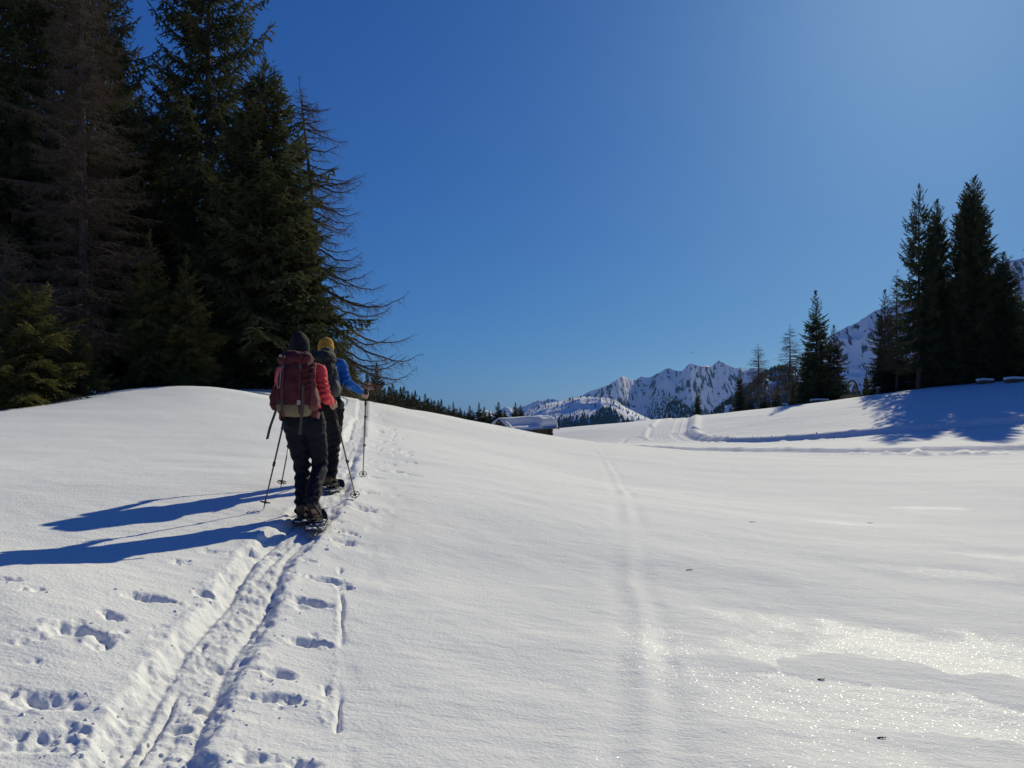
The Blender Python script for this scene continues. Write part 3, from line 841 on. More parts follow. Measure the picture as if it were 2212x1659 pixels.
    V, Q, T = sprays(B, D, np.concatenate(Ls), np.concatenate(Ws), r)
    cr = mesh_np(name + "_crown", V, [Q, T], False)
    cr.materials.append(mat or M_NEEDLE)
    for pts, rr in thin:
        tr.tube(pts, list(np.linspace(rr, 0.006, len(pts))), 4, ref=(0, 0, 1), caps=False)
    tm = tr.mesh(name + "_trunk"); tm.materials.append(M_BARK)
    print(name, len(cr.polygons))
    return tm, cr

def larch_meshes(name, seed, H, R, p=0.7, z0=0.12, whorl=0.42, nbr=5, wid=0.008, trunk_pts=None, side=None, droop=0.35, twig=0.28, dens=1.0, hf=0.95):
    r = np.random.default_rng(seed)
    tr = MB(); br = MB()
    if trunk_pts is None:
        trunk_pts = [(0, 0, -0.4), (0.05, 0, H * 0.3), (-0.05, 0.03, H * 0.65), (0, 0, H)]
    TP = curve_pts(np.array(trunk_pts, float), 24)
    r0 = 0.011 * H + 0.04
    tr.tube(TP, list(np.clip(r0 * (1 - TP[:, 2] / H) ** 0.85, 0.012, r0 * 1.2)), 9, ref=(0, 1, 0))
    tB, tT, tW = [], [], []
    z = H * z0
    while z < H * hf:
        f = z / H
        tx, ty = np.interp(z, TP[:, 2], TP[:, 0]), np.interp(z, TP[:, 2], TP[:, 1])
        for k in range(max(2, int(nbr * r.uniform(0.6, 1.3)))):
            a = r.uniform(0, 6.283)
            L = R * (1 - f) ** p * r.uniform(0.55, 1.15)
            if side is not None:
                L *= 1 + side[1] * math.cos(a - side[0])
            if L < 0.15: continue
            m = max(5, int(L / 0.16))
            t = np.linspace(0, 1, m)
            a0 = 0.25 * f + r.normal(-0.05, 0.12)
            hz = L * (a0 * t - droop * (1.25 - f) * t * (1 - 0.62 * t * t))
            bx = np.cumsum(r.normal(0, 0.035, m)) * min(1, L / 2); bz = np.cumsum(r.normal(0, 0.026, m)) * min(1, L / 2)
            P = np.stack([tx + math.cos(a) * L * t - math.sin(a) * bx, ty + math.sin(a) * L * t + math.cos(a) * bx, z + hz + bz], -1)
            rad = (0.012 * L + 0.012) * (1 - t) ** 0.8 + 0.005
            tr.tube(P, list(rad), 4, ref=(0, 0, 1), caps=False)
            T = np.gradient(P, axis=0); T /= np.linalg.norm(T, axis=1)[:, None]
            # side branchlets
            for i in range(1, m):
                for sg in (-1, 1):
                    if r.random() > 0.8 * dens: continue
                    l2 = min(0.9, 0.42 * L * (1 - t[i]) + 0.14) * r.uniform(0.5, 1.2)
                    s = np.array([-T[i, 1], T[i, 0], 0]) * sg
                    d = T[i] * r.uniform(0.4, 0.9) + s * 0.8 + np.array([0, 0, r.uniform(-0.55, 0.15)])
                    d /= np.linalg.norm(d)
                    e = P[i] + d * l2 + np.array([0, 0, -0.10 * l2])
                    tB.append(P[i]); tT.append(e); tW.append(wid * 1.1)
                    for q in range(max(1, int(l2 / 0.11 * dens))):
                        b = P[i] + (e - P[i]) * r.uniform(0.15, 1)
                        dd = d * r.uniform(0.2, 0.7) + r.normal(0, 0.5, 3) + np.array([0, 0, -0.45])
                        dd /= np.linalg.norm(dd)
                        tB.append(b); tT.append(b + dd * twig * r.uniform(0.5, 1.2)); tW.append(wid * 0.75)
        z += whorl * r.uniform(0.6, 1.3) * (0.55 + 0.6 * (1 - f))
    for k in range(14):
        zz_ = H * r.uniform(hf - 0.05, 1); a = r.uniform(0, 6.28); b = np.array([np.interp(zz_, TP[:, 2], TP[:, 0]), np.interp(zz_, TP[:, 2], TP[:, 1]), zz_])
        tB.append(b); tT.append(b + np.array([math.cos(a) * .4, math.sin(a) * .4, 0.15])); tW.append(wid)
    B = np.array(tB); E = np.array(tT); W = np.array(tW)[:, None]
    D = E - B; s = np.cross(D, r.normal(0, 1, D.shape)); s /= np.linalg.norm(s, axis=1)[:, None] + 1e-9
    s2 = np.cross(D, s); s2 /= np.linalg.norm(s2, axis=1)[:, None] + 1e-9
    V = np.stack([B - s * W, B + s * W, B + s2 * W * 1.4, E], 1).reshape(-1, 3)
    o = (np.arange(len(B)) * 4)[:, None]
    T = np.concatenate([o + np.array([0, 1, 3]), o + np.array([1, 2, 3]), o + np.array([2, 0, 3])])
    cm = mesh_np(name + "_crown", V, [T], False); cm.materials.append(M_LTWIG)
    tm = tr.mesh(name + "_trunk"); tm.materials.append(M_LBARK)
    print(name, len(cm.polygons), len(tm.polygons))
    return tm, cm

def tree(name, meshes, loc, sc=(1, 1, 1), rz=0.0, label=None, cat="tree", group=None):
    e = empty(name, loc, rz)
    e.scale = sc
    link("trunk", meshes[0], None, e)
    link("crown", meshes[1], None, e)
    tag(e, label, cat, group)
    return e
def plant(name, meshes, H0, px, ptop, d, wide=1.0, rz=0.0, label=None, group=None, sink=0.0, cat="tree"):
    """a tree at column px and distance d whose tip reaches row ptop"""
    x, y = utan(px) * d, d
    zb = float(base_ground(np.array([x]), np.array([y]))[0]) - sink
    H = EYE + vtan(ptop) * d - zb
    s = H / H0
    return tree(name, meshes, (x, y, zb), (s * wide, s * wide, s), rz, label, cat, group)

# near wood on the left
SP_OPEN = spruce_meshes("open_spruce", 3, 24.0, 3.9, 0.58, 0.10, 0.19, 0.48, 7, 0.42, 0.6, 0.19, 0.055, hang=0.85, irregular=0.28)
SP_DENSE = spruce_meshes("dense_spruce", 8, 15.0, 3.1, 0.66, 0.02, 0.165, 0.31, 9, 0.30, 0.5, 0.03, 0.050, hang=0.7, irregular=0.2)
SP_BACK = spruce_meshes("dark_spruce", 14, 22.0, 3.4, 0.66, 0.06, 0.26, 0.52, 7, 0.35, 0.4, 0.08, 0.062, hang=0.6)
SP_YOUNG = spruce_meshes("young_spruce", 21, 6.0, 1.75, 0.85, 0.02, 0.115, 0.22, 7, 0.15, 0.5, 0.05, 0.026, hang=0.25, mat=M_NEEDLE_Y)
SP_YOUNG2 = spruce_meshes("young_spruce_bushy", 27, 4.0, 1.9, 0.62, 0.02, 0.105, 0.2, 7, 0.12, 0.6, 0.08, 0.024, hang=0.2, mat=M_NEEDLE_Y, irregular=0.35)
LA_BIG = larch_meshes("big_larch", 33, 24.0, 4.4, 0.45, 0.12, 0.40, 6, 0.010, dens=1.35, twig=0.30, droop=0.22)
LA_EDGE = larch_meshes("edge_larch", 39, 15.0, 4.3, 0.62, 0.06, 0.50, 5, 0.0095, trunk_pts=[(0.3, 0, -0.4), (0.15, 0, 3.5), (-0.25, 0, 7.0), (-0.15, 0, 9.5), (-0.45, 0.05, 12.0), (-0.75, 0, 15.0)], side=(0.0, 0.30), droop=0.80, dens=0.85, twig=0.42)
WOOD = "spruces deep in the left wood"
plant("spruce_tree", SP_OPEN, 24.0, 452, -230, 38, 1.0, 0.4, "tall open-crowned spruce rising above the left wood, its tip cut by the frame")
plant("spruce_tree", SP_DENSE, 15.0, 572, 132, 32, 1.25, 1.3, "broad dense spruce at the right end of the left wood, behind the hikers")
plant("spruce_tree", SP_DENSE, 15.0, 650, 430, 33, 1.08, 4.0, "lower dense spruce under the leaning bare larch's branches")
plant("spruce_tree", SP_OPEN, 24.0, 366, 135, 41, 1.15, 2.2, "spruce with a pointed tip between the brown larch and the tallest spruce")
plant("larch_tree", LA_BIG, 24.0, 178, -210, 30, 0.95, 0.0, "large bare brown larch standing in the left wood")
plant("larch_tree", LA_EDGE, 15.0, 680, 165, 36, 1.0, 0.0, "bare leaning larch with drooping branches at the wood's right edge")
plant("spruce_tree", SP_OPEN, 24.0, 40, -260, 34, 1.05, 3.3, "tall dark spruce at the left edge of the photo")
plant("spruce_tree", SP_OPEN, 24.0, 225, -160, 36, 0.95, 5.2, "tall dark spruce right behind the bare brown larch")
for px, pt, d, rz, w in ((-90, -150, 37, 0.3, 1.1), (110, -200, 42, 1.1, 1.1), (265, 60, 46, 2.5, 1.1), (305, 210, 39, 3.0, 1.2), (415, 260, 43, 0.9, 1.2), (520, 250, 40, 1.9, 1.1), (140, 240, 38, 4.4, 1.3), (20, 180, 44, 5.0, 1.3), (620, 330, 44, 0.2, 1.1),
                         (70, 430, 35, 2.0, 1.3), (240, 400, 36, 5.5, 1.3), (480, 430, 37, 0.7, 1.2)):
    plant("spruce_tree", SP_BACK, 22.0, px, pt, d, w, rz, "dark spruce standing deep in the left wood behind the front trees", WOOD)
plant("spruce_tree", SP_YOUNG, 6.0, 325, 505, 27.5, 0.85, 0.0, "slim young spruce with a long bare leader before the left wood")
plant("spruce_tree", SP_YOUNG, 6.0, 402, 560, 27.5, 0.95, 2.0, "young green spruce right of the slim one with the long leader")
plant("spruce_tree", SP_YOUNG2, 4.0, 172, 722, 23.5, 0.85, 0.5, "small young spruce standing alone on the snow before the wood")
plant("spruce_tree", SP_YOUNG2, 4.0, 58, 622, 22.0, 1.05, 2.7, "bushy yellow-green young spruce at the left edge of the photo")
plant("spruce_tree", SP_YOUNG2, 4.0, -40, 700, 20.5, 0.9, 4.2, "low bushy young spruce cut by the left edge of the photo")
plant("spruce_tree", SP_YOUNG, 6.0, 742, 712, 42, 0.9, 1.0, "small spruce just right of the wood, behind the hiker in blue")
plant("spruce_tree", SP_YOUNG, 6.0, 760, 770, 58, 0.9, 3.0, "little spruce beside the blue-sleeved hiker's raised hand")
SH_BUSH = larch_meshes("bare_bush", 51, 3.2, 1.6, 0.5, 0.05, 0.16, 6, 0.007, droop=-0.35, dens=1.1, twig=0.25)
plant("bare_bush", SH_BUSH, 3.2, 15, 515, 23.5, 1.0, 0.0, "bare brown bush behind the bushy young spruce at the left edge", None, cat="bush")

# treeline falling away behind the crest
SP_FAR = [spruce_meshes("far_spruce", 60 + k, 12.0, 2.7 + 0.3 * k, 0.88, 0.03, 0.27, 0.34, 9, 0.25, 0.4, 0.04, 0.115, hang=0.5) for k in range(3)]
Z4 = [(30,190),(160,255),(240,175),(300,375),(340,360),(365,340),(400,390),(430,370),(455,365),(490,400),(520,410),(545,395),(580,440),(625,420),(650,455),(675,465),(700,475),(730,470),(755,465),(785,520),(815,510),(850,485),(880,540),(905,530),(940,555),(980,515),(1010,560),(1055,490),(1095,525),(1135,550),(1165,575),(1210,485),(1260,545),(1295,580),(1345,490),(1385,510),(1440,570),(1500,585)]
rt = np.random.default_rng(5)
ORD = "leftmost second third fourth fifth sixth seventh eighth ninth tenth eleventh twelfth thirteenth fourteenth fifteenth sixteenth seventeenth eighteenth nineteenth twentieth".split()
ORD += ["twenty-" + o for o in "first second third fourth fifth sixth seventh eighth ninth".split()] + ["thirtieth"] + ["thirty-" + o for o in "first second third fourth fifth sixth seventh eighth".split()]
for k, (a, b) in enumerate(Z4):
    px, py = 749 + a / 3.69, 737 + b / 3.69
    d = 78 + 55 * (a / 1500) + rt.uniform(-6, 10)
    lab = ORD[k] + " dark spruce from the left in the treeline behind the snow crest"
    grp = "treeline behind the snow crest"
    if k == 2: lab, grp = "tallest spruce of the treeline, just right of the far hiker", None
    if k in (31,): lab, grp = "pointed spruce standing just left of the snow-capped hut roof", None
    if k in (34, 35): lab, grp = ("spruce rising behind the left end of the snow-capped roof" if k == 34 else "spruce touching its twin behind the hut's snow cap"), None
    plant("spruce_tree", SP_FAR[k % 3], 12.0, px, py, d, rt.uniform(0.8, 1.15), rt.uniform(0, 6), lab, grp)
BUSHY = spruce_meshes("low_spruce", 71, 3.0, 1.5, 0.5, 0.02, 0.22, 0.25, 7, 0.1, 0.5, 0.05, 0.05, hang=0.3, mat=M_NEEDLE_B)
for k, (a, b) in enumerate(((280,400),(330,420),(385,440),(500,470),(560,490),(620,510),(690,530),(850,560))):
    plant("low_spruce", BUSHY, 3.0, 749 + a / 3.69, 737 + b / 3.69, 66 + k * 4, 1.1, k, ORD[k] + " low brownish thicket from the left under the treeline behind the crest", "low thicket under the treeline")

# trees on the right rise
SP_T = spruce_meshes("rise_spruce", 81, 26.0, 4.8, 0.72, 0.14, 0.33, 0.58, 7, 0.38, 0.65, 0.16, 0.105, hang=0.7, irregular=0.25)
SP_T2 = spruce_meshes("rise_spruce_narrow", 85, 26.0, 3.7, 0.60, 0.04, 0.33, 0.42, 9, 0.30, 0.55, 0.03, 0.12, hang=0.7, irregular=0.25)
SP_S = spruce_meshes("slender_spruce", 88, 16.0, 3.0, 0.80, 0.03, 0.28, 0.42, 8, 0.30, 0.6, 0.06, 0.10, hang=0.45, irregular=0.25)
LA_S = larch_meshes("small_larch", 91, 16.0, 4.6, 0.75, 0.2, 0.50, 6, 0.020, droop=0.25, dens=0.55, twig=0.5)
RG = "trees on the right rise"
plant("spruce_tree", SP_T, 26.0, 1985, 398, 95, 0.80, 0.3, "tall spruce with bare lower trunk, left one of the big right group", RG)
plant("spruce_tree", SP_T2, 26.0, 2024, 432, 97, 0.80, 2.4, "tall spruce leaning against the left one of the big right group", RG)
plant("spruce_tree", SP_T2, 26.0, 2106, 382, 93, 0.92, 1.0, "tallest dense spruce with a narrow double tip on the right rise", RG)
plant("spruce_tree", SP_T2, 26.0, 2089, 396, 94, 0.9, 4.0, "narrow spruce grown into the tallest one on the right rise", RG)
plant("spruce_tree", SP_T2, 26.0, 2168, 545, 92, 1.25, 2.0, "lower broad spruce between the tallest one and the right photo edge", RG)
plant("spruce_tree", SP_T, 26.0, 2250, 455, 88, 0.9, 5.1, "spruce reaching in from the right photo edge", RG)
plant("spruce_tree", SP_T, 26.0, 2330, 420, 84, 0.9, 1.1, "spruce just past the right photo edge", RG)
for px, pt, d, w in ((2050, 590, 104, 1.2), (2130, 600, 106, 1.2), (2200, 610, 104, 1.2), (2000, 640, 106, 1.2), (2075, 680, 99, 1.3), (2150, 660, 98, 1.3), (2215, 690, 95, 1.3)):
    plant("spruce_tree", SP_S, 16.0, px, pt, d, w, px * 0.1, "dark spruce filling the shade inside the right tree group", "shaded spruces inside the right group")
plant("spruce_tree", SP_S, 16.0, 1912, 627, 108, 0.95, 0.5, "slim spruce at the left foot of the big right group", RG)
plant("larch_tree", LA_S, 16.0, 1938, 583, 104, 1.0, 0.5, "tall bare larch between the slim spruce and the big right group", RG)
plant("spruce_tree", SP_S, 16.0, 1763, 629, 120, 1.05, 1.5, "lone dark spruce of middle height, tallest of the centre-right pair", RG)
plant("spruce_tree", SP_S, 16.0, 1801, 704, 122, 1.15, 3.5, "shorter spruce leaning on the right side of the centre-right pair", RG)
plant("spruce_tree", SP_S, 16.0, 1745, 745, 122, 1.1, 4.4, "short spruce tucked under the centre-right pair's left side", RG)
plant("larch_tree", LA_S, 16.0, 1706, 702, 134, 1.35, 2.5, "bare larch left of the centre-right spruce pair", RG)
plant("larch_tree", LA_S, 16.0, 1638, 743, 148, 1.6, 4.5, "leftmost bare larch on the right rise's skyline", RG)
plant("spruce_tree", SP_S, 16.0, 1598, 795, 150, 0.9, 0.9, "small spruce at the foot of the leftmost bare larch", RG)
plant("spruce_tree", SP_S, 16.0, 1713, 820, 130, 0.9, 1.9, "small spruce below the bare larch beside the spruce pair", RG)
plant("spruce_tree", SP_S, 16.0, 1507, 842, 150, 1.0, 2.9, "single small spruce standing alone on the skyline beside the groomed loop", RG)
plant("spruce_tree", SP_S, 16.0, 1446, 886, 175, 1.2, 3.9, "tiny spruce top peeking over the skyline above the groomed loop", RG)
plant("spruce_tree", SP_S, 16.0, 1871, 803, 112, 0.95, 4.9, "small spruce between the bent dead trunk and the big right group", RG)
for k, (px, pt, d) in enumerate(((1925, 770, 106), (1950, 760, 105), (1975, 775, 103), (1900, 800, 107), (2010, 770, 101), (1655, 850, 142), (1680, 845, 138), (1620, 862, 146))):
    plant("low_spruce", BUSHY, 3.0, px, pt, d, 0.9, k * 1.3, "low brownish thicket under the trees of the right rise", "low thicket on the right rise")

# ------------------------------------------------------------------ log hut with a snow-laden roof
M_LOG = pm("weathered_logs", (0.05, 0.037, 0.028), (0.13, 0.10, 0.075), 3.0, 0.9, 0.8, 9.0, 0.2, stretch=(0.5, 4, 4), bdist=0.02)
M_BOARD = pm("weathered_boards", (0.055, 0.045, 0.038), (0.14, 0.12, 0.10), 4.0, 0.9, 0.6, 12.0, 0.2, stretch=(4, 0.6, 4), bdist=0.02)
HUT_PSI = math.radians(24)
hx, hy = utan(1134) * 86, 86.0
HL, HW, HWALL, HRISE = 4.4, 3.9, 2.1, 0.95     # length, width, wall height, roof rise
hz_eave = EYE + vtan(924.5) * 86
hut = empty("log_hut", (hx, hy, hz_eave - HWALL), HUT_PSI)
hut.rotation_euler = (0, math.radians(-3.2), HUT_PSI)
tag(hut, "weathered log hut half hidden behind the snow slope, its roof under a thick snow cap", "hut")
lg = MB(); lg.tube([(-HL / 2 - 0.28, 0, 0), (0, 0, 0), (HL / 2 + 0.28, 0, 0)], [0.105, 0.115, 0.105], 9, ref=(0, 0, 1)); LOG_L = lg.mesh("log_long"); LOG_L.materials.append(M_LOG)
lg = MB(); lg.tube([(0, -HW / 2 - 0.28, 0), (0, 0, 0), (0, HW / 2 + 0.28, 0)], [0.105, 0.115, 0.105], 9, ref=(0, 0, 1)); LOG_W = lg.mesh("log_short"); LOG_W.materials.append(M_LOG)
for k in range(10):
    for sg in (-1, 1):
        link("log", LOG_L, None, hut, (0.03 * (-1) ** k, sg * HW / 2, 0.12 + 0.205 * k))
        link("log", LOG_W, None, hut, (sg * HL / 2, 0.03 * (-1) ** k, 0.22 + 0.205 * k))
for sg in (-1, 1):              # gable logs
    for k in range(4):
        w = HW / 2 * (1 - (k + 0.6) / 4.6)
        g = MB(); g.tube([(0, -w, 0), (0, w, 0)], [0.10, 0.10], 8, ref=(0, 0, 1))
        g.build("log", M_LOG, hut, loc=(sg * HL / 2, 0, HWALL + 0.14 + 0.21 * k))
OV = 0.55; pitch = math.atan2(HRISE, HW / 2)
RL = HL / 2 + 0.75
for sg in (-1, 1):
    n_b = 15
    slope_len = (HW / 2 + OV) / math.cos(pitch)
    g = MB(); g.box((0, 0, 0), (2 * RL / n_b - 0.02, slope_len, 0.05), bev=0.008); bm_ = g.mesh("roof_board"); bm_.materials.append(M_BOARD)
    for k in range(n_b):
        o = link("roof_board", bm_, None, hut)
        yc = sg * (HW / 2 + OV) / 2
        o.location = (-RL + (k + 0.5) * 2 * RL / n_b, yc, HWALL + 0.10 + HRISE - abs(yc) * HRISE / (HW / 2) + (0.012 if k % 2 else 0))
        o.rotation_euler = (-sg * pitch, 0, 0)
    for e in (-1, 1):
        g = MB(); g.box((0, 0, 0), (0.06, slope_len + 0.05, 0.20), bev=0.01)
        o = g.build("rake_board", M_BOARD, hut, False); o.location = (e * (RL + 0.035), sg * (HW / 2 + OV) / 2, HWALL + 0.06 + HRISE - (HW / 2 + OV) / 2 * HRISE / (HW / 2)); o.rotation_euler = (-sg * pitch, 0, 0)
    g = MB(); g.tube([(-RL - 0.05, 0, 0), (RL + 0.15, 0, 0)], [0.09, 0.09], 8, ref=(0, 0, 1))
    o = g.build("eave_pole", M_LOG, hut); o.location = (0, sg * (HW / 2 + 0.30), HWALL - 0.12)
# the cap: a thick drifted slab
nu, nvv = 70, 64
uu = np.linspace(-1, 1, nu); vv = np.linspace(-1, 1, nvv)
U, Vv = np.meshgrid(uu, vv, indexing='ij')
XX = U * (RL - 0.08) + 0.04 * noise2(U * 3, Vv * 3, 3)
YY = Vv * (HW / 2 + OV - 0.02)
roof = HWALL + 0.16 + HRISE - np.abs(YY) * HRISE / (HW / 2)
ed = np.minimum((1 - np.abs(U)) * 9, (1 - np.abs(Vv)) * 7)
prof_ = np.clip(ed, 0, 1) ** 0.45
th_ = 0.42 + 0.58 * np.abs(Vv) ** 1.2 + 0.08 * fbm(U * 2, Vv * 2, 8, 3)
scoop = sstep(0.42, 0.30, U) * sstep(-0.30, -0.52, Vv + 0.05 * noise2(U * 3, U * 0, 5)) * sstep(-1.0, -0.75, U + 0.0)
th_ = th_ - 0.72 * scoop + 0.05 * np.sin(26 * (Vv + 0.06 * U)) * sstep(-0.02, -0.2, Vv) * (1 - scoop) * 0.6
ridge_round = HRISE * 0.30 * np.exp(-(Vv / 0.25) ** 2)
ZZ = roof + th_ * prof_ - ridge_round
XX = XX + np.sign(U) * 0.14 * np.sin(np.clip(ed, 0, 1) * math.pi) * (np.abs(U) > 0.85)
V1 = np.stack([XX, YY, ZZ], -1).reshape(-1, 3); V0 = np.stack([XX, YY, roof - 0.02], -1).reshape(-1, 3)
ii = np.arange(nu - 1)[:, None] * nvv; jj = np.arange(nvv - 1)[None, :]
Qt = np.stack([ii + jj, ii + nvv + jj, ii + nvv + jj + 1, ii + jj + 1], -1).reshape(-1, 4)
Qb = Qt[:, ::-1] + len(V1)
rim_i = np.concatenate([np.arange(nu) * nvv, (nu - 1) * nvv + np.arange(1, nvv), np.arange(nu - 2, -1, -1) * nvv + nvv - 1, np.arange(nvv - 2, 0, -1)])
nx = np.roll(rim_i, -1)
Qs = np.stack([rim_i, rim_i + len(V1), nx + len(V1), nx], -1)
cap = link("snow_cap", mesh_np("snow_cap", np.concatenate([V1, V0]), [Qt, Qb, Qs[:, ::-1]]), M_SNOW)
cap.location = hut.location; cap.rotation_euler = hut.rotation_euler
tag(cap, "thick drifted snow cap lying on the log hut's roof", "snow")

# ------------------------------------------------------------------ small things on the right rise
M_DEAD = pm("dead_wood", (0.07, 0.05, 0.038), (0.2, 0.15, 0.11), 5.0, 0.9, 0.8, 10.0, 0.2, stretch=(3, 3, 0.6), bdist=0.03)
def gz(x, y): return float(base_ground(np.array([x]), np.array([y]))[0])
x, y = utan(1897) * 103, 103.0
st = empty("tree_stump", (x, y, gz(x, y)))
tag(st, "short grey stump standing on the snow left of the big right tree group", "stump")
g = MB(); g.tube([(0, 0, -0.5), (0, 0, 0.1), (0.02, 0, 0.6), (0.03, 0, 0.92)], [0.42, 0.34, 0.29, 0.30], 11, ref=(0, 1, 0)); g.build("stump_wood", M_DEAD, st)
g = MB(); g.ellipsoid((0.03, 0, 0.95), (0.30, 0.30, 0.12), 12, 7); g.build("snow_top", M_SNOW, st)
x, y = utan(1846) * 106, 106.0
dt = MB(); dt.tube(curve_pts([(0.25, 0, -0.5), (0.35, 0, 0.5), (0.30, 0, 1.4), (0.05, 0, 2.1), (-0.35, 0, 2.35), (-0.75, 0, 2.15), (-0.85, 0, 1.8)], 22), list(np.linspace(0.22, 0.07, 22)), 8, ref=(0, 1, 0))
dt.tube(curve_pts([(0.30, 0, 0.3), (-0.2, 0.1, 0.55), (-0.9, 0, 0.25)], 8), list(np.linspace(0.09, 0.03, 8)), 6, ref=(0, 0, 1))
tag(dt.build("dead_trunk", M_DEAD, None, loc=(x, y, gz(x, y))), "bent arching dead trunk between the spruce pair and the big right group", "dead tree")
for k, (px, d, ln, an, lab) in enumerate(((1838, 101, 2.2, 0.15, "left of two fallen dead branches below the bent trunk"), (1826, 103, 1.6, 0.35, "right-tilted fallen branch lying just below the bent dead trunk"))):
    x, y = utan(px) * d, d
    g = MB(); g.tube(curve_pts([(-ln / 2, 0, 0.05), (-ln / 5, 0, 0.28), (ln / 5, 0.05, 0.22), (ln / 2, 0, 0.35 + an)], 10), list(np.linspace(0.10, 0.04, 10)), 6, ref=(0, 1, 0))
    g.tube([(0, 0, 0.24), (0.3, 0.05, 0.55)], [0.04, 0.02], 5)
    tag(g.build("fallen_branch", M_DEAD, None, loc=(x, y, gz(x, y))), lab, "branch")
for k, (px, d, ln, lab) in enumerate(((2128, 88, 1.7, "snow-covered log lying before the shaded right spruces"), (2196, 84, 2.6, "snow-buried log at the right photo edge before the spruces"), (1770, 112, 2.6, "low snow-covered log on the rise below the spruce pair"))):
    x, y = utan(px) * d, d
    e = empty("fallen_log", (x, y, gz(x, y)), 0.1 * k)
    g = MB(); g.tube([(-ln / 2, 0, 0.2), (0, 0, 0.24), (ln / 2, 0, 0.26)], [0.26, 0.25, 0.22], 9, ref=(0, 0, 1)); g.build("log_wood", M_DEAD, e)
    g = MB(); g.tube(curve_pts([(-ln / 2 - 0.05, 0, 0.40), (-ln / 6, 0.02, 0.50), (ln / 6, 0, 0.47), (ln / 2 + 0.03, 0, 0.46)], 12), [(0.27, 0.15)] * 12, 10, ref=(0, 0, 1)); g.build("snow_cover", M_SNOW, e)
    tag(e, lab, "log")

# twigs and scraps blown on to the crust
M_SCRAP = pm("dark_twig", (0.03, 0.024, 0.018), (0.07, 0.05, 0.035), 30.0, 0.9)
for k, (px, py, ln, lab) in enumerate(((1625, 1128, .16, "dark twig on the smooth snow midway to the right edge"), (1880, 1130, .10, "thin dark twig right of the larger twig on the open snow"), (1490, 1232, .09, "dark scrap on the snow above the glazed crust"),
                                        (1775, 1470, .05, "small dark crumb on the glazed crust, upper one"), (1905, 1658 - 60, .05, "small dark crumb near the bottom right corner"), (590, 1305, .05, "dark crumb beside the beaten track's right edge"))):
    x, y = ground_hit(px, py); z = ground(x, y)
    r_ = random.Random(k); a = r_.uniform(0, 0.5)
    g = MB(); g.tube(curve_pts([(-ln / 2, 0, 0.002), (-ln / 6, ln * 0.05, 0.006), (ln / 5, -ln * 0.02, 0.004), (ln / 2, ln * 0.04, 0.007)], 7), list(np.linspace(0.005, 0.002, 7)), 5, ref=(0, 0, 1))
    g.tube([(0, 0, 0.005), (ln * (0.1 + 0.1 * (k % 3)), ln * 0.2 * (-1) ** k, 0.008)], [0.003, 0.0015], 4)
    o = g.build("twig", M_SCRAP, None, loc=(x, y, z)); o.rotation_euler = (0, 0, a)
    tag(o, lab, "twig")

# bird
bd = MB(); bd.ellipsoid((0, 0, 0), (0.10, 0.26, 0.09), 10, 7)
for sg in (-1, 1):
    W_ = np.array([(0, 0.10, 0.03), (0, -0.10, 0.03), (sg * 0.32, 0.14, 0.22), (sg * 0.32, -0.10, 0.20), (sg * 0.62, 0.02, 0.30), (sg * 0.60, -0.13, 0.28)])
    W2 = W_ - np.array([0, 0, 0.02])
    bd.add(np.concatenate([W_, W2]), [(0, 1, 3, 2), (2, 3, 5, 4), (6, 8, 9, 7), (8, 10, 11, 9), (0, 2, 8, 6), (2, 4, 10, 8), (4, 5, 11, 10), (5, 3, 9, 11), (3, 1, 7, 9), (1, 0, 6, 7)])
bd.add([(0.03, -0.2, 0.02), (-0.03, -0.2, 0.02), (-0.10, -0.48, 0.0), (0.10, -0.48, 0.0), (0, -0.3, 0.04)], [(0, 1, 2, 3)], [(0, 1, 4), (1, 2, 4), (2, 3, 4), (3, 0, 4)])
bd.ellipsoid((0, 0.28, 0.04), (0.07, 0.08, 0.07), 8, 6); bd.tube([(0, 0.33, 0.04), (0, 0.44, 0.02)], [0.025, 0.005], 5)
M_BIRD = pm("black_plumage", (0.012, 0.012, 0.014), (0.03, 0.03, 0.03), 8.0, 0.6)
o = bd.build("bird", M_BIRD, None, loc=tuple(at(1495, 762, 300))); o.rotation_euler = (0, 0.15, 0.7)
tag(o, "small dark bird gliding in the sky above the rocky ridge", "bird")

# ------------------------------------------------------------------ hikers
def cloth(name, c1, c2, sc=7.0, bump=0.35, bs=90.0, rough=0.85, spec=0.25):
    return pm(name, c1, c2, sc, rough, bump, bs, spec, bdist=0.006)
M_SKIN = pm("skin", (0.42, 0.24, 0.17), (0.50, 0.30, 0.22), 12.0, 0.55, 0.15, 200.0, 0.4)
M_HAIR = pm("dark_hair", (0.02, 0.014, 0.01), (0.05, 0.035, 0.02), 60.0, 0.5)
M_PANT = cloth("black_trousers", (0.0050, 0.0058, 0.011), (0.009, 0.0105, 0.018))
M_PANT2 = cloth("dark_trousers", (0.006, 0.006, 0.007), (0.011, 0.0105, 0.011))
M_CORAL = cloth("coral_red_shirt", (0.74, 0.065, 0.075), (0.82, 0.10, 0.10))
M_BLUE = cloth("blue_shirt", (0.012, 0.11, 0.42), (0.02, 0.15, 0.52))
M_MAROON = cloth("maroon_pack_fabric", (0.060, 0.012, 0.016), (0.10, 0.024, 0.028), 9.0, 0.5, 60.0)
M_MAROON2 = cloth("faded_maroon_fabric", (0.11, 0.028, 0.030), (0.17, 0.055, 0.052), 9.0, 0.5, 60.0)
M_OLIVE = cloth("olive_pack_fabric", (0.15, 0.13, 0.07), (0.21, 0.18, 0.10), 9.0, 0.4, 60.0)
M_GREYP = cloth("charcoal_pack_fabric", (0.022, 0.023, 0.022), (0.045, 0.047, 0.043), 9.0, 0.5, 60.0)
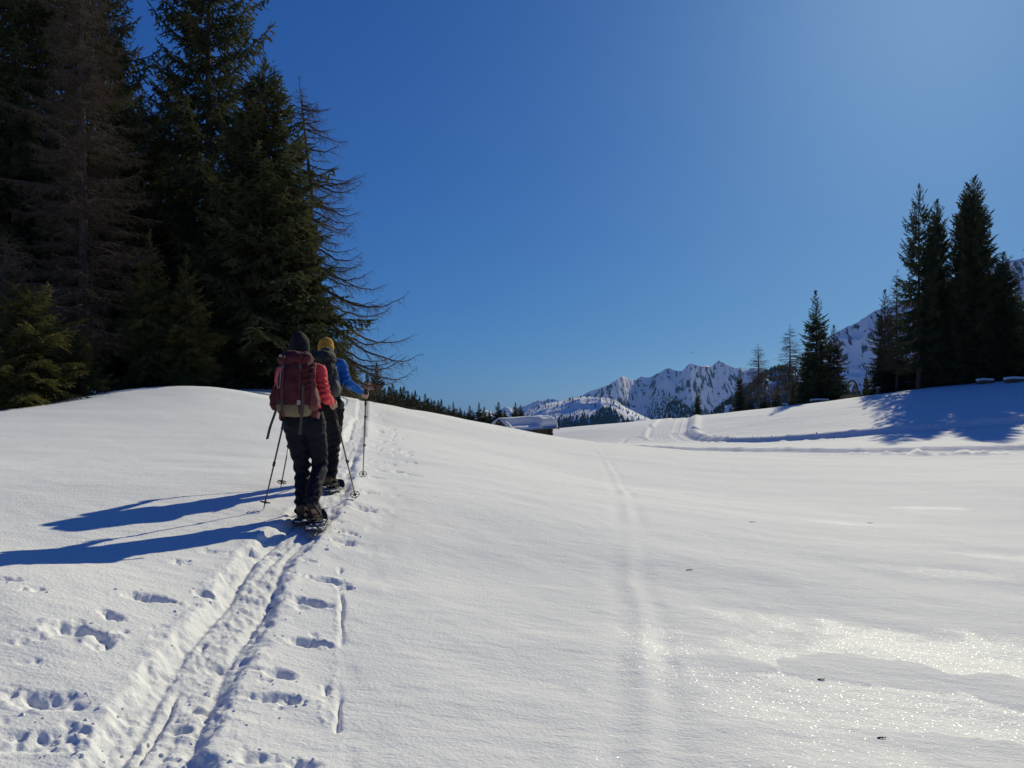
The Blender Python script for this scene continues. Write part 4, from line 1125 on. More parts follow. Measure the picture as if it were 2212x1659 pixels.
M_GREYP2 = cloth("grey_pack_fabric", (0.055, 0.055, 0.05), (0.09, 0.09, 0.08), 9.0, 0.5, 60.0)
M_WEB = cloth("brown_webbing", (0.07, 0.055, 0.042), (0.11, 0.085, 0.065), 30.0, 0.4, 300.0)
M_WEBK = cloth("black_webbing", (0.015, 0.015, 0.016), (0.03, 0.03, 0.03), 30.0, 0.4, 300.0)
M_WEBR = cloth("red_webbing", (0.10, 0.016, 0.018), (0.15, 0.03, 0.028), 30.0, 0.4, 300.0)
M_CORD = cloth("pale_cord", (0.32, 0.26, 0.24), (0.45, 0.38, 0.35), 40.0)
M_BUCKLE = pm("plastic_buckle", (0.05, 0.045, 0.045), None, rough=0.45)
M_METAL = pm("worn_metal", (0.5, 0.5, 0.5), (0.6, 0.6, 0.6), 20.0, 0.35, metal=1.0)
M_HATK = cloth("black_knit", (0.010, 0.011, 0.014), (0.020, 0.021, 0.025), 30.0, 0.7, 160.0, 0.95)
M_HATY = cloth("mustard_knit", (0.42, 0.21, 0.025), (0.52, 0.28, 0.045), 30.0, 0.7, 160.0, 0.95)
M_BOOT = cloth("brown_boot_leather", (0.05, 0.03, 0.02), (0.12, 0.075, 0.05), 14.0, 0.4, 60.0, 0.6)
M_SOLE = pm("rubber_sole", (0.012, 0.012, 0.012), (0.03, 0.03, 0.03), 20.0, 0.8, 0.3, 80.0)
M_DECK = pm("snowshoe_deck", (0.018, 0.018, 0.02), (0.05, 0.05, 0.052), 16.0, 0.55, 0.4, 40.0)
M_SHAFT = pm("pole_shaft", (0.16, 0.075, 0.03), (0.05, 0.035, 0.025), 3.0, 0.35, spec=0.6, stretch=(1, 1, 1.2))
M_GRIP = pm("foam_grip", (0.018, 0.017, 0.016), (0.035, 0.033, 0.03), 30.0, 0.9, 0.4, 150.0)
M_CORK = pm("cork_grip", (0.26, 0.17, 0.10), (0.38, 0.27, 0.17), 60.0, 0.85, 0.4, 150.0)

def remeshed(name, parts, voxel, mat, parent, disp=None, smooth=4):
    me = parts.mesh(name + "_raw")
    o = bpy.data.objects.new("tmp", me); COL.objects.link(o)
    md = o.modifiers.new("r", 'REMESH'); md.mode = 'VOXEL'; md.voxel_size = voxel; md.use_smooth_shade = True
    sm = o.modifiers.new("s", 'SMOOTH'); sm.iterations = smooth; sm.factor = 0.5
    dg = bpy.context.evaluated_depsgraph_get()
    out = bpy.data.meshes.new_from_object(o.evaluated_get(dg), preserve_all_data_layers=False, depsgraph=dg)
    bpy.data.objects.remove(o); bpy.data.meshes.remove(me)
    out.name = name
    if disp is not None:
        n = len(out.vertices)
        co = np.empty(n * 3, np.float32); out.vertices.foreach_get("co", co); co = co.reshape(-1, 3)
        no = np.empty(n * 3, np.float32); out.vertex_normals.foreach_get("vector", no); no = no.reshape(-1, 3)
        co = co + no * disp(co)[:, None]
        out.vertices.foreach_set("co", co.astype(np.float32).ravel()); out.update()
    out.materials.clear(); out.materials.append(mat)
    for p in out.polygons: p.use_smooth = True
    return link(name, out, None, parent)

def fist(g, c, axis, wrist, r_grip=0.017, back=None):
    """a hand closed on a pole: c grip centre, axis along the pole (up), wrist where the forearm ends"""
    c = np.asarray(c, float); ax = np.asarray(axis, float); ax /= np.linalg.norm(ax)
    w = np.asarray(wrist, float) - c; w = w - ax * (w @ ax); w /= np.linalg.norm(w)
    s = np.cross(ax, w)
    side = 1.0
    # palm: slab lying against the pole on the wrist side, turned outwards
    pc = c + w * (r_grip + 0.014) + s * 0.004
    g.tube([np.asarray(wrist, float), (np.asarray(wrist) + pc) / 2, pc, pc + ax * 0.0], [(0.026, 0.021), (0.030, 0.022), (0.034, 0.019), (0.03, 0.016)], 12, ref=ax)
    g.ellipsoid(pc, (0.020, 0.026, 0.046), 12, 8, rot=np.stack([w, s, ax], 1))
    # four fingers wrapped round, one above the other, each of its own length
    for k, (h, turn, rf) in enumerate(((0.032, 3.9, 0.0088), (0.011, 4.2, 0.0094), (-0.011, 4.0, 0.0090), (-0.031, 3.5, 0.0078))):
        R = r_grip + rf * 0.95
        pts = []
        for q in range(9):
            a = 0.5 + turn * q / 8
            rr = R + (0.006 if q in (2, 3) else 0.0)      # knuckle
            pts.append(c + ax * (h - 0.004 * q / 8) + (w * math.cos(a) + s * math.sin(a)) * rr)
        g.tube(pts, [rf, rf * 1.05, rf * 1.1, rf, rf * 1.04, rf * 0.95, rf * 0.92, rf * 0.85, rf * 0.7], 8, ref=ax)
    # thumb from the side of the palm, closing the other way
    pts = [pc - s * 0.012 + ax * 0.012]
    for q in range(6):
        a = -0.45 - 2.3 * q / 5
        pts.append(c + ax * (0.030 + 0.010 * q / 5) + (w * math.cos(a) + s * math.sin(a)) * (r_grip + 0.010))
    g.tube(pts, [0.014, 0.0125, 0.0115, 0.011, 0.0115, 0.010, 0.008], 8, ref=ax)

M_PLACE = None
def build_person(foot_px, dist, yaw, J, look, label):
    fx, fy = utan(foot_px[0]) * dist, dist
    zg = look["z"]
    root = empty("person", (fx, fy, zg), yaw)
    tag(root, label, "person", look.get("group"))
    Mx = Matrix.Translation((fx, fy, zg)) @ Matrix.Rotation(yaw, 4, 'Z')
    A = {k: np.array(v, float) for k, v in J.items()}
    f = look.get("fat", 1.0)
    vox = look.get("voxel", 0.006)
    # --- body: one continuous surface (pelvis, trunk, neck, head, arms, hands, legs)
    b = MB()
    ch, pv, nk, hd = A["chest"], A["pelvis"], A["neck"], A["head"]
    b.tube(curve_pts([pv + (0, 0, -0.08), pv, (pv + ch) / 2, ch, (A["shl"] + A["shr"]) / 2, nk], 14), [(0.10, 0.085), (0.13, 0.10), (0.135, 0.10), (0.125, 0.09), (0.12, 0.09), (0.125, 0.09), (0.13, 0.095), (0.135, 0.095), (0.135, 0.095), (0.125, 0.09), (0.10, 0.08), (0.075, 0.065), (0.056, 0.056), (0.052, 0.052)], 16, ref=(0, 1, 0))
    fwd = np.array([0, 1.0, 0])
    b.tube([nk + (0, -0.01, -0.04), nk, hd + (0, -0.02, -0.05)], [0.055, 0.052, 0.055], 12, ref=(0, 1, 0))
    b.ellipsoid(hd + (0, 0, 0.03), (0.074, 0.094, 0.098), 18, 12); b.ellipsoid(hd + (0, 0.028, -0.045), (0.056, 0.064, 0.066), 14, 9)
    b.tube([hd + (0, 0.088, 0.02), hd + (0, 0.108, -0.018), hd + (0, 0.098, -0.03)], [0.008, 0.014, 0.011], 8, ref=(1, 0, 0))
    for sg in (-1, 1):
        b.ellipsoid(hd + (sg * 0.077, -0.005, -0.005), (0.010, 0.020, 0.032), 10, 7)
        b.ellipsoid(hd + (sg * 0.031, 0.083, 0.018), (0.017, 0.012, 0.010), 8, 6)
    b.ellipsoid(hd + (0, 0.085, -0.058), (0.024, 0.012, 0.009), 8, 6)
    for s_, e_, h_, ax_ in (("shl", "ell", "hal", "pol"), ("shr", "elr", "har", "por")):
        S_, E_, H_ = A[s_], A[e_], A[h_]
        axis = A[ax_ + "_top"] - A[ax_ + "_tip"]; axis /= np.linalg.norm(axis)
        wdir = (E_ - H_) / np.linalg.norm(E_ - H_)
        wr = H_ + wdir * 0.085
        b.tube(curve_pts([ch * 0.3 + S_ * 0.7, S_, (S_ + E_) / 2, E_, (E_ + wr) / 2, wr], 16), list(np.interp(np.linspace(0, 1, 16), [0, .2, .4, .6, .75, 1], [0.06, 0.055, 0.044, 0.038, 0.038, 0.026])), 12, ref=(0, 1, 0))
        fist(b, H_, axis, wr)
    for h_, k_, a_, t_ in (("hil", "knl", "anl", "tol"), ("hir", "knr", "anr", "tor")):
        b.tube(curve_pts([A[h_], (A[h_] + A[k_]) / 2, A[k_], A[k_] * 0.6 + A[a_] * 0.4, A[a_]], 14), list(np.interp(np.linspace(0, 1, 14), [0, .25, .5, .65, 1], [0.092, 0.078, 0.056, 0.058, 0.038])), 12, ref=(0, 1, 0))
        b.tube([A[a_], A[a_] * 0.7 + A[t_] * 0.3 + (0, 0, -0.03), A[t_]], [0.04, 0.04, 0.03], 10, ref=(1, 0, 0))
    remeshed("body", b, vox, M_SKIN, root, None, 2)
    # --- trousers
    t = MB()
    t.tube(curve_pts([pv + (0, 0, 0.12), pv + (0, 0, 0.05), pv + (0, -0.01, -0.03), pv + (0, 0, -0.10)], 8), [(0.155 * f, 0.115), (0.165 * f, 0.12), (0.178 * f, 0.13), (0.186 * f, 0.138), (0.19 * f, 0.14), (0.186 * f, 0.135), (0.17 * f, 0.12), (0.13, 0.10)], 22, ref=(0, 1, 0))
    for h_, k_, a_ in (("hil", "knl", "anl"), ("hir", "knr", "anr")):
        H_, K_, N_ = A[h_], A[k_], A[a_]
        end = N_ + (N_ - K_) / np.linalg.norm(N_ - K_) * 0.045
        pts = curve_pts([H_ + (0, 0, 0.03), H_ * 0.6 + K_ * 0.4, K_, K_ * 0.5 + N_ * 0.5, N_, end], 20)
        t.tube(pts, list(np.interp(np.linspace(0, 1, 20), [0, .2, .42, .6, .85, 1], np.array([0.108, 0.094, 0.074, 0.070, 0.066, 0.069]) * f)), 18, ref=(0, 1, 0))
    def fold(co):
        d = np.zeros(len(co))
        for j, am in (("knl", .010), ("knr", .010), ("anl", .013), ("anr", .013), ("hil", .006), ("hir", .006)):
            r_ = np.linalg.norm(co - A[j].astype(np.float32), axis=1)
            ph = co[:, 2] * 75 + co[:, 0] * 30 * (1 if j[-1] == 'l' else -1) + 3 * noise2(co[:, 0] * 9 + co[:, 1] * 5, co[:, 2] * 9, 5)
            d += am * np.exp(-(r_ / 0.15) ** 2) * np.sin(ph)
        return d + 0.008 * fbm(co[:, 0] * 11 + co[:, 1] * 7, co[:, 2] * 7, 3, 4)
    remeshed("trousers", t, vox * 1.15, look["pants"], root, fold, 3)
    # --- shirt / jacket
    s = MB()
    s.tube(curve_pts([pv + (0, 0, 0.02), pv + (0, 0.0, 0.12), (pv + ch) / 2, ch, (A["shl"] + A["shr"]) / 2 + (0, 0, 0.0), nk + (0, 0, -0.01)], 14),
           [(0.158, 0.125), (0.155, 0.12), (0.150, 0.118), (0.148, 0.115), (0.15, 0.115), (0.155, 0.118), (0.16, 0.12), (0.165, 0.12), (0.165, 0.118), (0.155, 0.112), (0.13, 0.10), (0.095, 0.082), (0.068, 0.068), (0.062, 0.062)], 22, ref=(0, 1, 0))
    for s_, e_, h_ in (("shl", "ell", "hal"), ("shr", "elr", "har")):
        S_, E_, H_ = A[s_], A[e_], A[h_]
        wr = H_ + (E_ - H_) / np.linalg.norm(E_ - H_) * 0.060
        s.tube(curve_pts([ch * 0.35 + S_ * 0.65, S_, (S_ + E_) / 2, E_, (E_ + wr) / 2, wr], 20), list(np.interp(np.linspace(0, 1, 20), [0, .2, .4, .6, .78, 1], [0.078, 0.070, 0.057, 0.052, 0.046, 0.037])), 16, ref=(0, 1, 0))
    def fold2(co):
        d = np.zeros(len(co))
        for j in ("ell", "elr"):
            r_ = np.linalg.norm(co - A[j].astype(np.float32), axis=1)
            d += 0.010 * np.exp(-(r_ / 0.15) ** 2) * np.sin(co[:, 2] * 95 + co[:, 1] * 55 + 3 * noise2(co[:, 0] * 9, co[:, 2] * 9, 2))
        return d + 0.008 * fbm(co[:, 0] * 12, co[:, 2] * 9 + co[:, 1] * 8, 6, 3)
    remeshed(look.get("top_name", "shirt"), s, vox * 1.1, look["top"], root, fold2, 3)
    # --- hat
    h = MB()
    hc = hd + (0, -0.008, 0.045)
    zs = look["hat_profile"]
    pts = [hc + np.array((dx, dy, z)) for z, r_, dx, dy in zs]
    h.tube(pts, [(r_, r_ * 1.13) for z, r_, dx, dy in zs], 22, ref=(0, 1, 0))
    hm = h.build("hat", look["hat"], root)
    def ribs(o, am):
        n = len(o.data.vertices); co = np.empty(n * 3, np.float32); o.data.vertices.foreach_get("co", co); co = co.reshape(-1, 3)
        co += (am * fbm(co[:, 0] * 30, co[:, 2] * 30 + co[:, 1] * 20, 4, 3))[:, None]
        o.data.vertices.foreach_set("co", co.ravel()); o.data.update()
    ribs(hm, 0.007)
    if look.get("cuff"):
        c_ = MB(); c_.tube([hc + (0, 0, -0.045), hc + (0, 0, -0.03), hc + (0, 0, 0.0), hc + (0, 0, 0.01)], [(0.085, 0.105), (0.091, 0.112), (0.091, 0.112), (0.084, 0.104)], 24, ref=(0, 1, 0))
        ribs(c_.build("hat_cuff", look["hat"], hm), 0.004)
    # --- boots and snowshoes
    for k, (a_, t_) in enumerate((("anl", "tol"), ("anr", "tor"))):
        N_, T_ = A[a_], A[t_]
        d = T_ - N_; d = d / np.linalg.norm(d)
        dn = np.array([0, 0, -1.0]); side = np.cross(d, dn); side /= np.linalg.norm(side)
        # foot frame: length axis from heel to toe
        leg = (A["knl" if k == 0 else "knr"] - N_); leg /= np.linalg.norm(leg)
        heel = T_ - (T_ - (N_ - leg * 0.075)) / np.linalg.norm(T_ - (N_ - leg * 0.075)) * 0.29
        fa = (T_ - heel); fa /= np.linalg.norm(fa); up = np.cross(np.cross(fa, leg), fa); up /= np.linalg.norm(up); sd = np.cross(fa, up)
        bt = MB()
        bt.tube([N_ + leg * 0.10, N_ + leg * 0.04, N_ - leg * 0.03, heel + fa * 0.06 + up * 0.05], [(0.056, 0.062), (0.054, 0.064), (0.052, 0.066), (0.046, 0.055)], 14, ref=sd)
        bt.tube(curve_pts([heel + fa * 0.0 + up * 0.055, heel + fa * 0.06 + up * 0.060, heel + fa * 0.15 + up * 0.056, heel + fa * 0.23 + up * 0.045, heel + fa * 0.29 + up * 0.038], 10), [(0.034, 0.04), (0.042, 0.05), (0.044, 0.05), (0.045, 0.05), (0.047, 0.048), (0.050, 0.045), (0.051, 0.040), (0.048, 0.036), (0.040, 0.032), (0.024, 0.022)], 14, ref=up)
        bo = remeshed("boot", bt, 0.007, M_BOOT, root, lambda co: 0.003 * fbm(co[:, 0] * 30, co[:, 2] * 30 + co[:, 1] * 25, 8, 2), 2)
        so = MB()
        ol = [(0.0, .034), (.03, .042), (.09, .040), (.15, .042), (.21, .050), (.26, .045), (.295, .022)]
        lo = [heel + fa * (x_ - 0.005) + sd * w_ for x_, w_ in ol] + [heel + fa * (x_ - 0.005) - sd * w_ for x_, w_ in reversed(ol)]
        n = len(lo); VV = np.array([p + up * 0.022 for p in lo] + [p - up * 0.006 for p in lo])
        q_ = [(i, (i + 1) % n, n + (i + 1) % n, n + i) for i in range(n)]
        tt = [(0, i + 1, i) for i in range(1, n - 1)] + [(n, n + i, n + i + 1) for i in range(1, n - 1)]
        so.add(VV, q_, tt); so.build("sole", M_SOLE, bo, False)
        lc = MB()
        for q in range(4):
            p0 = N_ + leg * (0.06 - 0.045 * q) + fa * (0.055 + 0.03 * q); lc.tube([p0 - sd * 0.03, p0 + up * 0.01, p0 + sd * 0.03], [0.004] * 3, 5, ref=up)
        lc.build("laces", M_WEB, bo)
        if look.get("shoes"):
            snowshoe(Mx, T_, k, look["shoes"][k])
    return root, Mx, A

def snowshoe(Mx, toe, k, spec):
    """deck 0.60 long lying on the snow under the boot; spec = yaw, pitch, label"""
    yaw, pitch, lab = spec
    R = np.array((Mx.to_3x3() @ Matrix.Rotation(yaw, 3, 'Z') @ Matrix.Rotation(pitch, 3, 'X')).to_3x3())
    org = np.array(Mx @ Vector(toe)) - R @ np.array((0, 0.02, 0.045))
    e = empty("snowshoe", tuple(org)); e.rotation_mode = 'QUATERNION'; e.rotation_quaternion = Matrix(R.tolist()).to_quaternion()
    e.scale = (0.88, 0.84, 0.88)
    tag(e, lab, "snowshoe", "snowshoes on the hikers' boots")
    out = [(-0.42, 0.045), (-0.40, 0.075), (-0.30, 0.088), (-0.15, 0.098), (0.0, 0.105), (0.10, 0.105), (0.17, 0.085), (0.205, 0.045)]
    zc = lambda y_: 0.10 * max(0, (y_ - 0.06) / 0.15) ** 2
    ring = [(w, y_, zc(y_)) for y_, w in out] + [(-w, y_, zc(y_)) for y_, w in reversed(out)]
    g = MB(); n = len(ring)
    V = np.array([(x, y_, z + 0.006) for x, y_, z in ring] + [(x, y_, z - 0.004) for x, y_, z in ring]); m = len(out)
    qs = []
    for i in range(m - 1):
        a, b_, c, d = i, i + 1, n - 2 - i, n - 1 - i
        qs += [(a, b_, c, d), (n + d, n + c, n + b_, n + a)]
    g.add(V, qs); g.build("deck", M_DECK, e, False)
    fr = MB(); cl = curve_pts([np.array(p) for p in ring] + [np.array(ring[0])], 60); fr.tube(cl, [0.011] * 60, 7, ref=(0, 0, 1)); fr.build("frame", M_DECK, e)
    for y_ in (-0.28, -0.12):
        rb = MB(); rb.box((0, y_, 0.016), (0.15, 0.022, 0.016), bev=0.004); rb.build("rib", M_DECK, e, False)
    pl = MB(); pl.box((0, -0.03, 0.022), (0.10, 0.20, 0.012), bev=0.004); pl.build("binding_plate", M_SOLE, e, False)
    for y_ in (0.0, -0.09):
        sp = MB(); sp.ribbon(curve_pts([(-0.058, y_, 0.02), (-0.055, y_, 0.07), (0, y_, 0.105), (0.055, y_, 0.07), (0.058, y_, 0.02)], 12), 0.022, (0, 1, 0)); sp.build("strap", M_WEBK, e, False)
    cr = MB()
    for x in (-0.06, -0.02, 0.02, 0.06):
        cr.add([(x - 0.014, 0.02, -0.004), (x + 0.014, 0.02, -0.004), (x, 0.024, -0.034), (x, 0.012, -0.004)], None, [(0, 1, 2), (1, 3, 2), (3, 0, 2), (0, 3, 1)])
    cr.build("crampon", M_METAL, e, False)
    sn = MB(); rr = random.Random(k + 3)
    for q in range(26):
        x, y_ = rr.uniform(-0.08, 0.08), rr.uniform(-0.40, 0.12)
        s_ = rr.uniform(0.008, 0.022); sn.ellipsoid((x, y_, 0.010), (s_ * 1.4, s_ * 1.6, s_ * 0.5), 7, 5)
    o = sn.build("snow_crumbs", M_SNOW, e); o["kind"] = "stuff"

def trekking_pole(Mx, top, tip, lab, basket_at=0.075, grip=M_GRIP):
    a = np.array(Mx @ Vector(top)); b_ = np.array(tip, float)
    L = np.linalg.norm(a - b_); d = (a - b_) / L
    e = empty("trekking_pole", tuple(b_)); e.rotation_mode = 'QUATERNION'; e.rotation_quaternion = Vector(d).to_track_quat('Z', 'Y')
    tag(e, lab, "pole", "trekking poles of the hikers")
    def seg(name, z0, z1, r0, r1, m, par=e, n=10):
        g = MB(); g.tube([(0, 0, z0), (0, 0, (z0 + z1) / 2), (0, 0, z1)], [r0, (r0 + r1) / 2, r1], n, ref=(0, 1, 0)); return g.build(name, m, par)
    seg("tip", -0.03, 0.05, 0.003, 0.006, M_METAL)
    seg("lower_shaft", 0.05, L * 0.40, 0.0065, 0.0075, M_SHAFT); seg("middle_shaft", L * 0.40, L * 0.72, 0.0085, 0.009, M_SHAFT); seg("upper_shaft", L * 0.72, L - 0.12, 0.010, 0.0105, M_SHAFT)
    for z in (0.40, 0.72):
        c_ = seg("clamp", L * z - 0.025, L * z + 0.02, 0.0135, 0.0135, M_BUCKLE)
        g = MB(); g.box((0.016, 0, L * z), (0.012, 0.014, 0.034), bev=0.003); g.build("lever", M_BUCKLE, c_, False)
    gp = MB(); zz = np.linspace(L - 0.30, L, 14); gp.tube([(0, 0, z) for z in zz], list(0.0135 + 0.0025 * np.sin(np.arange(14) * 1.3) + np.where(np.arange(14) > 11, 0.006, 0)), 12, ref=(0, 1, 0)); go = gp.build("grip", grip, e)
    sp = MB(); sp.ribbon(curve_pts([(0, 0.012, L - 0.02), (0.01, 0.05, L - 0.05), (0.015, 0.045, L - 0.14), (0.005, 0.02, L - 0.16), (-0.01, 0.035, L - 0.10), (0, 0.012, L - 0.025)], 22), 0.018, (1, 0.1, 0), 0.003); sp.build("wrist_strap", M_WEBK, e, False)
    bk = MB(); th = np.linspace(0, 2 * math.pi, 25)
    bk.tube(np.stack([0.047 * np.cos(th), 0.047 * np.sin(th), 0 * th + basket_at], -1), [0.004] * 25, 6, ref=(0, 0, 1))
    for q in range(6):
        a_ = q * math.pi / 3; bk.tube([(0.007 * math.cos(a_), 0.007 * math.sin(a_), basket_at + 0.004), (0.046 * math.cos(a_), 0.046 * math.sin(a_), basket_at)], [0.005, 0.0035], 5, ref=(0, 0, 1))
    bk.tube([(0, 0, basket_at - 0.012), (0, 0, basket_at + 0.02)], [0.011, 0.009], 10, ref=(0, 1, 0)); bk.build("basket", M_SOLE, e)
    return e

def pack_loft(secs, n=28, pw=0.55):
    """sections: z, cx, cy, rx, ry -> superellipse loft"""
    g = MB(); S_ = np.array(secs, float); m = len(S_)
    a = np.arange(n) / n * 2 * np.pi
    sp = lambda x: np.sign(x) * np.abs(x) ** pw
    V = np.stack([S_[:, 1][:, None] + S_[:, 3][:, None] * sp(np.cos(a)), S_[:, 2][:, None] + S_[:, 4][:, None] * sp(np.sin(a)), np.repeat(S_[:, 0][:, None], n, 1)], -1).reshape(-1, 3)
    i = np.arange(m - 1)[:, None] * n; j = np.arange(n)[None, :]; k = (j + 1) % n
    Q = np.stack([i + j, i + k, i + n + k, i + n + j], -1).reshape(-1, 4)
    V = np.concatenate([V, [[S_[0, 1], S_[0, 2], S_[0, 0]], [S_[-1, 1], S_[-1, 2], S_[-1, 0]]]])
    jj = np.arange(n); kk = (jj + 1) % n
    T = np.concatenate([np.stack([np.full(n, m * n), kk, jj], -1), np.stack([np.full(n, m * n + 1), (m - 1) * n + jj, (m - 1) * n + kk], -1)])
    return g.add(V, Q, T)
def crumple(seed, am, f=9.0, fz=9.0):
    return lambda co: am * (fbm(co[:, 0] * f + co[:, 1] * f * .7, co[:, 2] * fz, seed, 4) + 0.8 * (0.5 - np.abs(noise2(co[:, 0] * f * 1.3 + co[:, 2] * 5, co[:, 2] * fz * 1.2 - co[:, 0] * 6, seed + 3))))

def prepare(px, d, dz=0.0):
    x, y = utan(px) * d, d
    z = ground(x, y) + dz
    return z, Matrix.Translation((x, y, z))
def pole_joints(J, Mx, side, tip_px):
    tx, ty = ground_hit(*tip_px); tip = (tx, ty, ground(tx, ty))
    loc = np.array(Mx.inverted() @ Vector(tip)); H = np.array(J["ha" + side])
    ax = (H - loc) / np.linalg.norm(H - loc)
    J["po" + side + "_tip"] = loc; J["po" + side + "_top"] = H + ax * 0.095
    return tip

HAT_SLOUCH = [(-0.085, 0.086, 0, 0), (-0.04, 0.093, 0, 0), (0.01, 0.095, 0, 0), (0.045, 0.090, 0, -0.004), (0.078, 0.076, 0.004, -0.01), (0.103, 0.052, 0.012, -0.018), (0.117, 0.024, 0.02, -0.022)]
HAT_CUFF = [(-0.06, 0.083, 0, 0), (0.0, 0.086, 0, 0), (0.035, 0.084, 0, 0), (0.06, 0.074, 0, 0), (0.08, 0.055, 0, 0), (0.090, 0.024, 0, 0)]

# --- hiker with the maroon rucksack
x1_, D1 = ground_hit(660, 1124)
z1, M1 = prepare(660, D1, 0.05)
J1 = dict(pelvis=(-0.012, 0, 0.93), chest=(-0.055, 0.085, 1.26), neck=(-0.085, 0.135, 1.50), head=(-0.095, 0.165, 1.605),
          shl=(-0.235, 0.11, 1.40), shr=(0.105, 0.10, 1.41), ell=(-0.262, 0.0, 1.15), elr=(0.185, 0.0, 1.16), hal=(-0.235, 0.24, 1.08), har=(0.205, 0.23, 1.09),
          hil=(-0.10, 0, 0.88), hir=(0.085, 0, 0.88), knl=(-0.060, 0.10, 0.50), knr=(0.110, 0.10, 0.52), anl=(-0.035, 0.03, 0.125), anr=(0.112, -0.20, 0.235), tol=(-0.045, 0.215, 0.045), tor=(0.112, -0.02, 0.040))
tip_l = pole_joints(J1, M1, "l", (569, 1102)); tip_r = pole_joints(J1, M1, "r", (769, 1078))
build_person((660, 0), D1, 0.0, J1, dict(z=z1, pants=M_PANT, top=M_CORAL, hat=M_HATK, hat_profile=HAT_SLOUCH, fat=1.0,
    shoes=((0.08, 0.0, "black snowshoe under the maroon-pack hiker's left boot"), (0.17, 0.08, "black snowshoe under the maroon-pack hiker's lifted right heel"))),
    "hiker in coral red top, black trousers and black hat, walking away with poles")
trekking_pole(M1, J1["pol_top"], tip_l, "left pole of the hiker with the maroon rucksack")
trekking_pole(M1, J1["por_top"], tip_r, "right pole of the hiker with the maroon rucksack, slanting ahead")

def local_empty(name, Mx, loc, rx=0.0, rz=0.0):
    e = empty(name, tuple(Mx @ Vector(loc)), rz); e.rotation_euler = (rx, 0, rz); return e

pk = local_empty("rucksack", M1, (-0.04, -0.235, 1.015), -0.15); pk.scale = (0.91, 0.95, 0.93)
tag(pk, "maroon red hiking rucksack with olive base on the nearest hiker's back", "rucksack")
g = pack_loft([(0.03, 0, 0, .150, .10), (0.06, 0, 0, .168, .125), (.16, 0, -.005, .176, .140), (.28, 0, -.005, .172, .142), (.40, .005, 0, .160, .128), (.47, .005, 0, .148, .112), (.52, 0, 0, .125, .09)])
remeshed("main_bag", g, 0.008, M_MAROON, pk, crumple(3, 0.010), 2)
g = pack_loft([(.455, -.01, -.012, .13, .10), (.475, -.01, -.014, .165, .135), (.51, -.008, -.012, .176, .145), (.545, 0, -.005, .168, .135), (.575, .01, 0, .140, .11), (.592, .02, 0, .09, .07)])
lid = remeshed("lid", g, 0.008, M_MAROON, pk, crumple(5, 0.014, 11, 13), 2)
g = pack_loft([(-.035, 0, .01, .125, .075), (-.015, 0, 0, .152, .105), (.02, 0, 0, .165, .122), (.055, 0, 0, .168, .124), (.07, 0, 0, .155, .11)])
remeshed("base_compartment", g, 0.008, M_OLIVE, pk, crumple(7, 0.007), 2)
for sg, m_ in ((-1, M_MAROON), (1, M_MAROON2)):
    g = pack_loft([(.02, sg * .175, .0, .035, .06), (.05, sg * .188, 0, .050, .085), (.12, sg * .192, 0, .052, .09), (.20, sg * .182, 0, .040, .085), (.25, sg * .172, 0, .028, .07)], 20, 0.7)
    remeshed("side_pocket", g, 0.007, m_, pk, crumple(9 + sg, 0.010, 14, 12), 2)
# gathered side panel and compression straps on the right
g = MB(); g.tube(curve_pts([(.165, -.02, .46), (.178, -.05, .36), (.185, -.06, .26), (.19, -.05, .16)], 12), [(.035, .03)] * 12, 12, ref=(0, 1, 0))
remeshed("side_panel", g, 0.006, M_MAROON2, pk, crumple(21, 0.012, 20, 26), 1)
for k in range(5):
    zc_ = .17 + .055 * k
    g = MB(); g.ribbon(curve_pts([(.10, -.142, zc_), (.15, -.13, zc_ + .012), (.19, -.08, zc_ + .035), (.19, 0.0, zc_ + .045)], 10), 0.013, (0, 0.05, 1)); g.build("compression_strap", M_WEBR, pk, False)
for x_, m_ in ((-.085, M_MAROON2), (.085, M_WEBR)):
    g = MB(); g.ribbon(curve_pts([(x_, -.165, .53), (x_, -.165, .45), (x_, -.152, .36), (x_, -.158, .22), (x_, -.150, .10), (x_, -.135, .03), (x_, -.09, -.035)], 22), 0.022, (1, 0, 0)); so_ = g.build("front_strap", m_, pk, False)
    g = MB(); g.box((x_, -.158, .07), (.036, .012, .045), bev=.005); g.build("buckle", M_CORD if x_ > 0 else M_BUCKLE, so_, False)
    g = MB(); g.box((x_, -.160, .42), (.030, .012, .035), bev=.004); g.build("buckle", M_BUCKLE, so_, False)
g = MB(); g.ribbon(curve_pts([(.118, -.150, .24), (.125, -.162, .10), (.122, -.155, .0), (.112, -.148, -.12), (.105, -.150, -.24)], 16), 0.028, (1, 0.2, 0)); g.build("hanging_strap", M_WEB, pk, False)
g = MB(); g.ribbon(curve_pts([(-.165, -.04, .03), (-.185, -.05, -.05), (-.215, -.06, -.16), (-.240, -.05, -.27)], 12), 0.030, (1, -0.3, 0.2)); g.build("hanging_strap", M_WEB, pk, False)
g = MB(); g.ribbon(curve_pts([(-.105, -.12, -.01), (-.09, -.13, -.05), (-.075, -.13, -.07), (-.06, -.12, -.03)], 10), 0.022, (0.3, 1, 0)); g.build("strap_tail", M_WEBR, pk, False)
g = MB(); g.tube(curve_pts([(-.085, -.158, .44), (-.115, -.163, .38), (-.135, -.160, .30), (-.128, -.158, .22), (-.108, -.160, .22), (-.104, -.163, .30), (-.100, -.166, .38), (-.085, -.160, .44)], 30), [.0035] * 30, 6, ref=(0, 1, 0)); g.build("cord_loop", M_CORD, pk)
g = MB(); g.box((-.095, -.158, .52), (.06, .006, .022), rot=rotm(0, 0.2, 0), bev=.002); g.build("badge", M_CORD, lid, False)
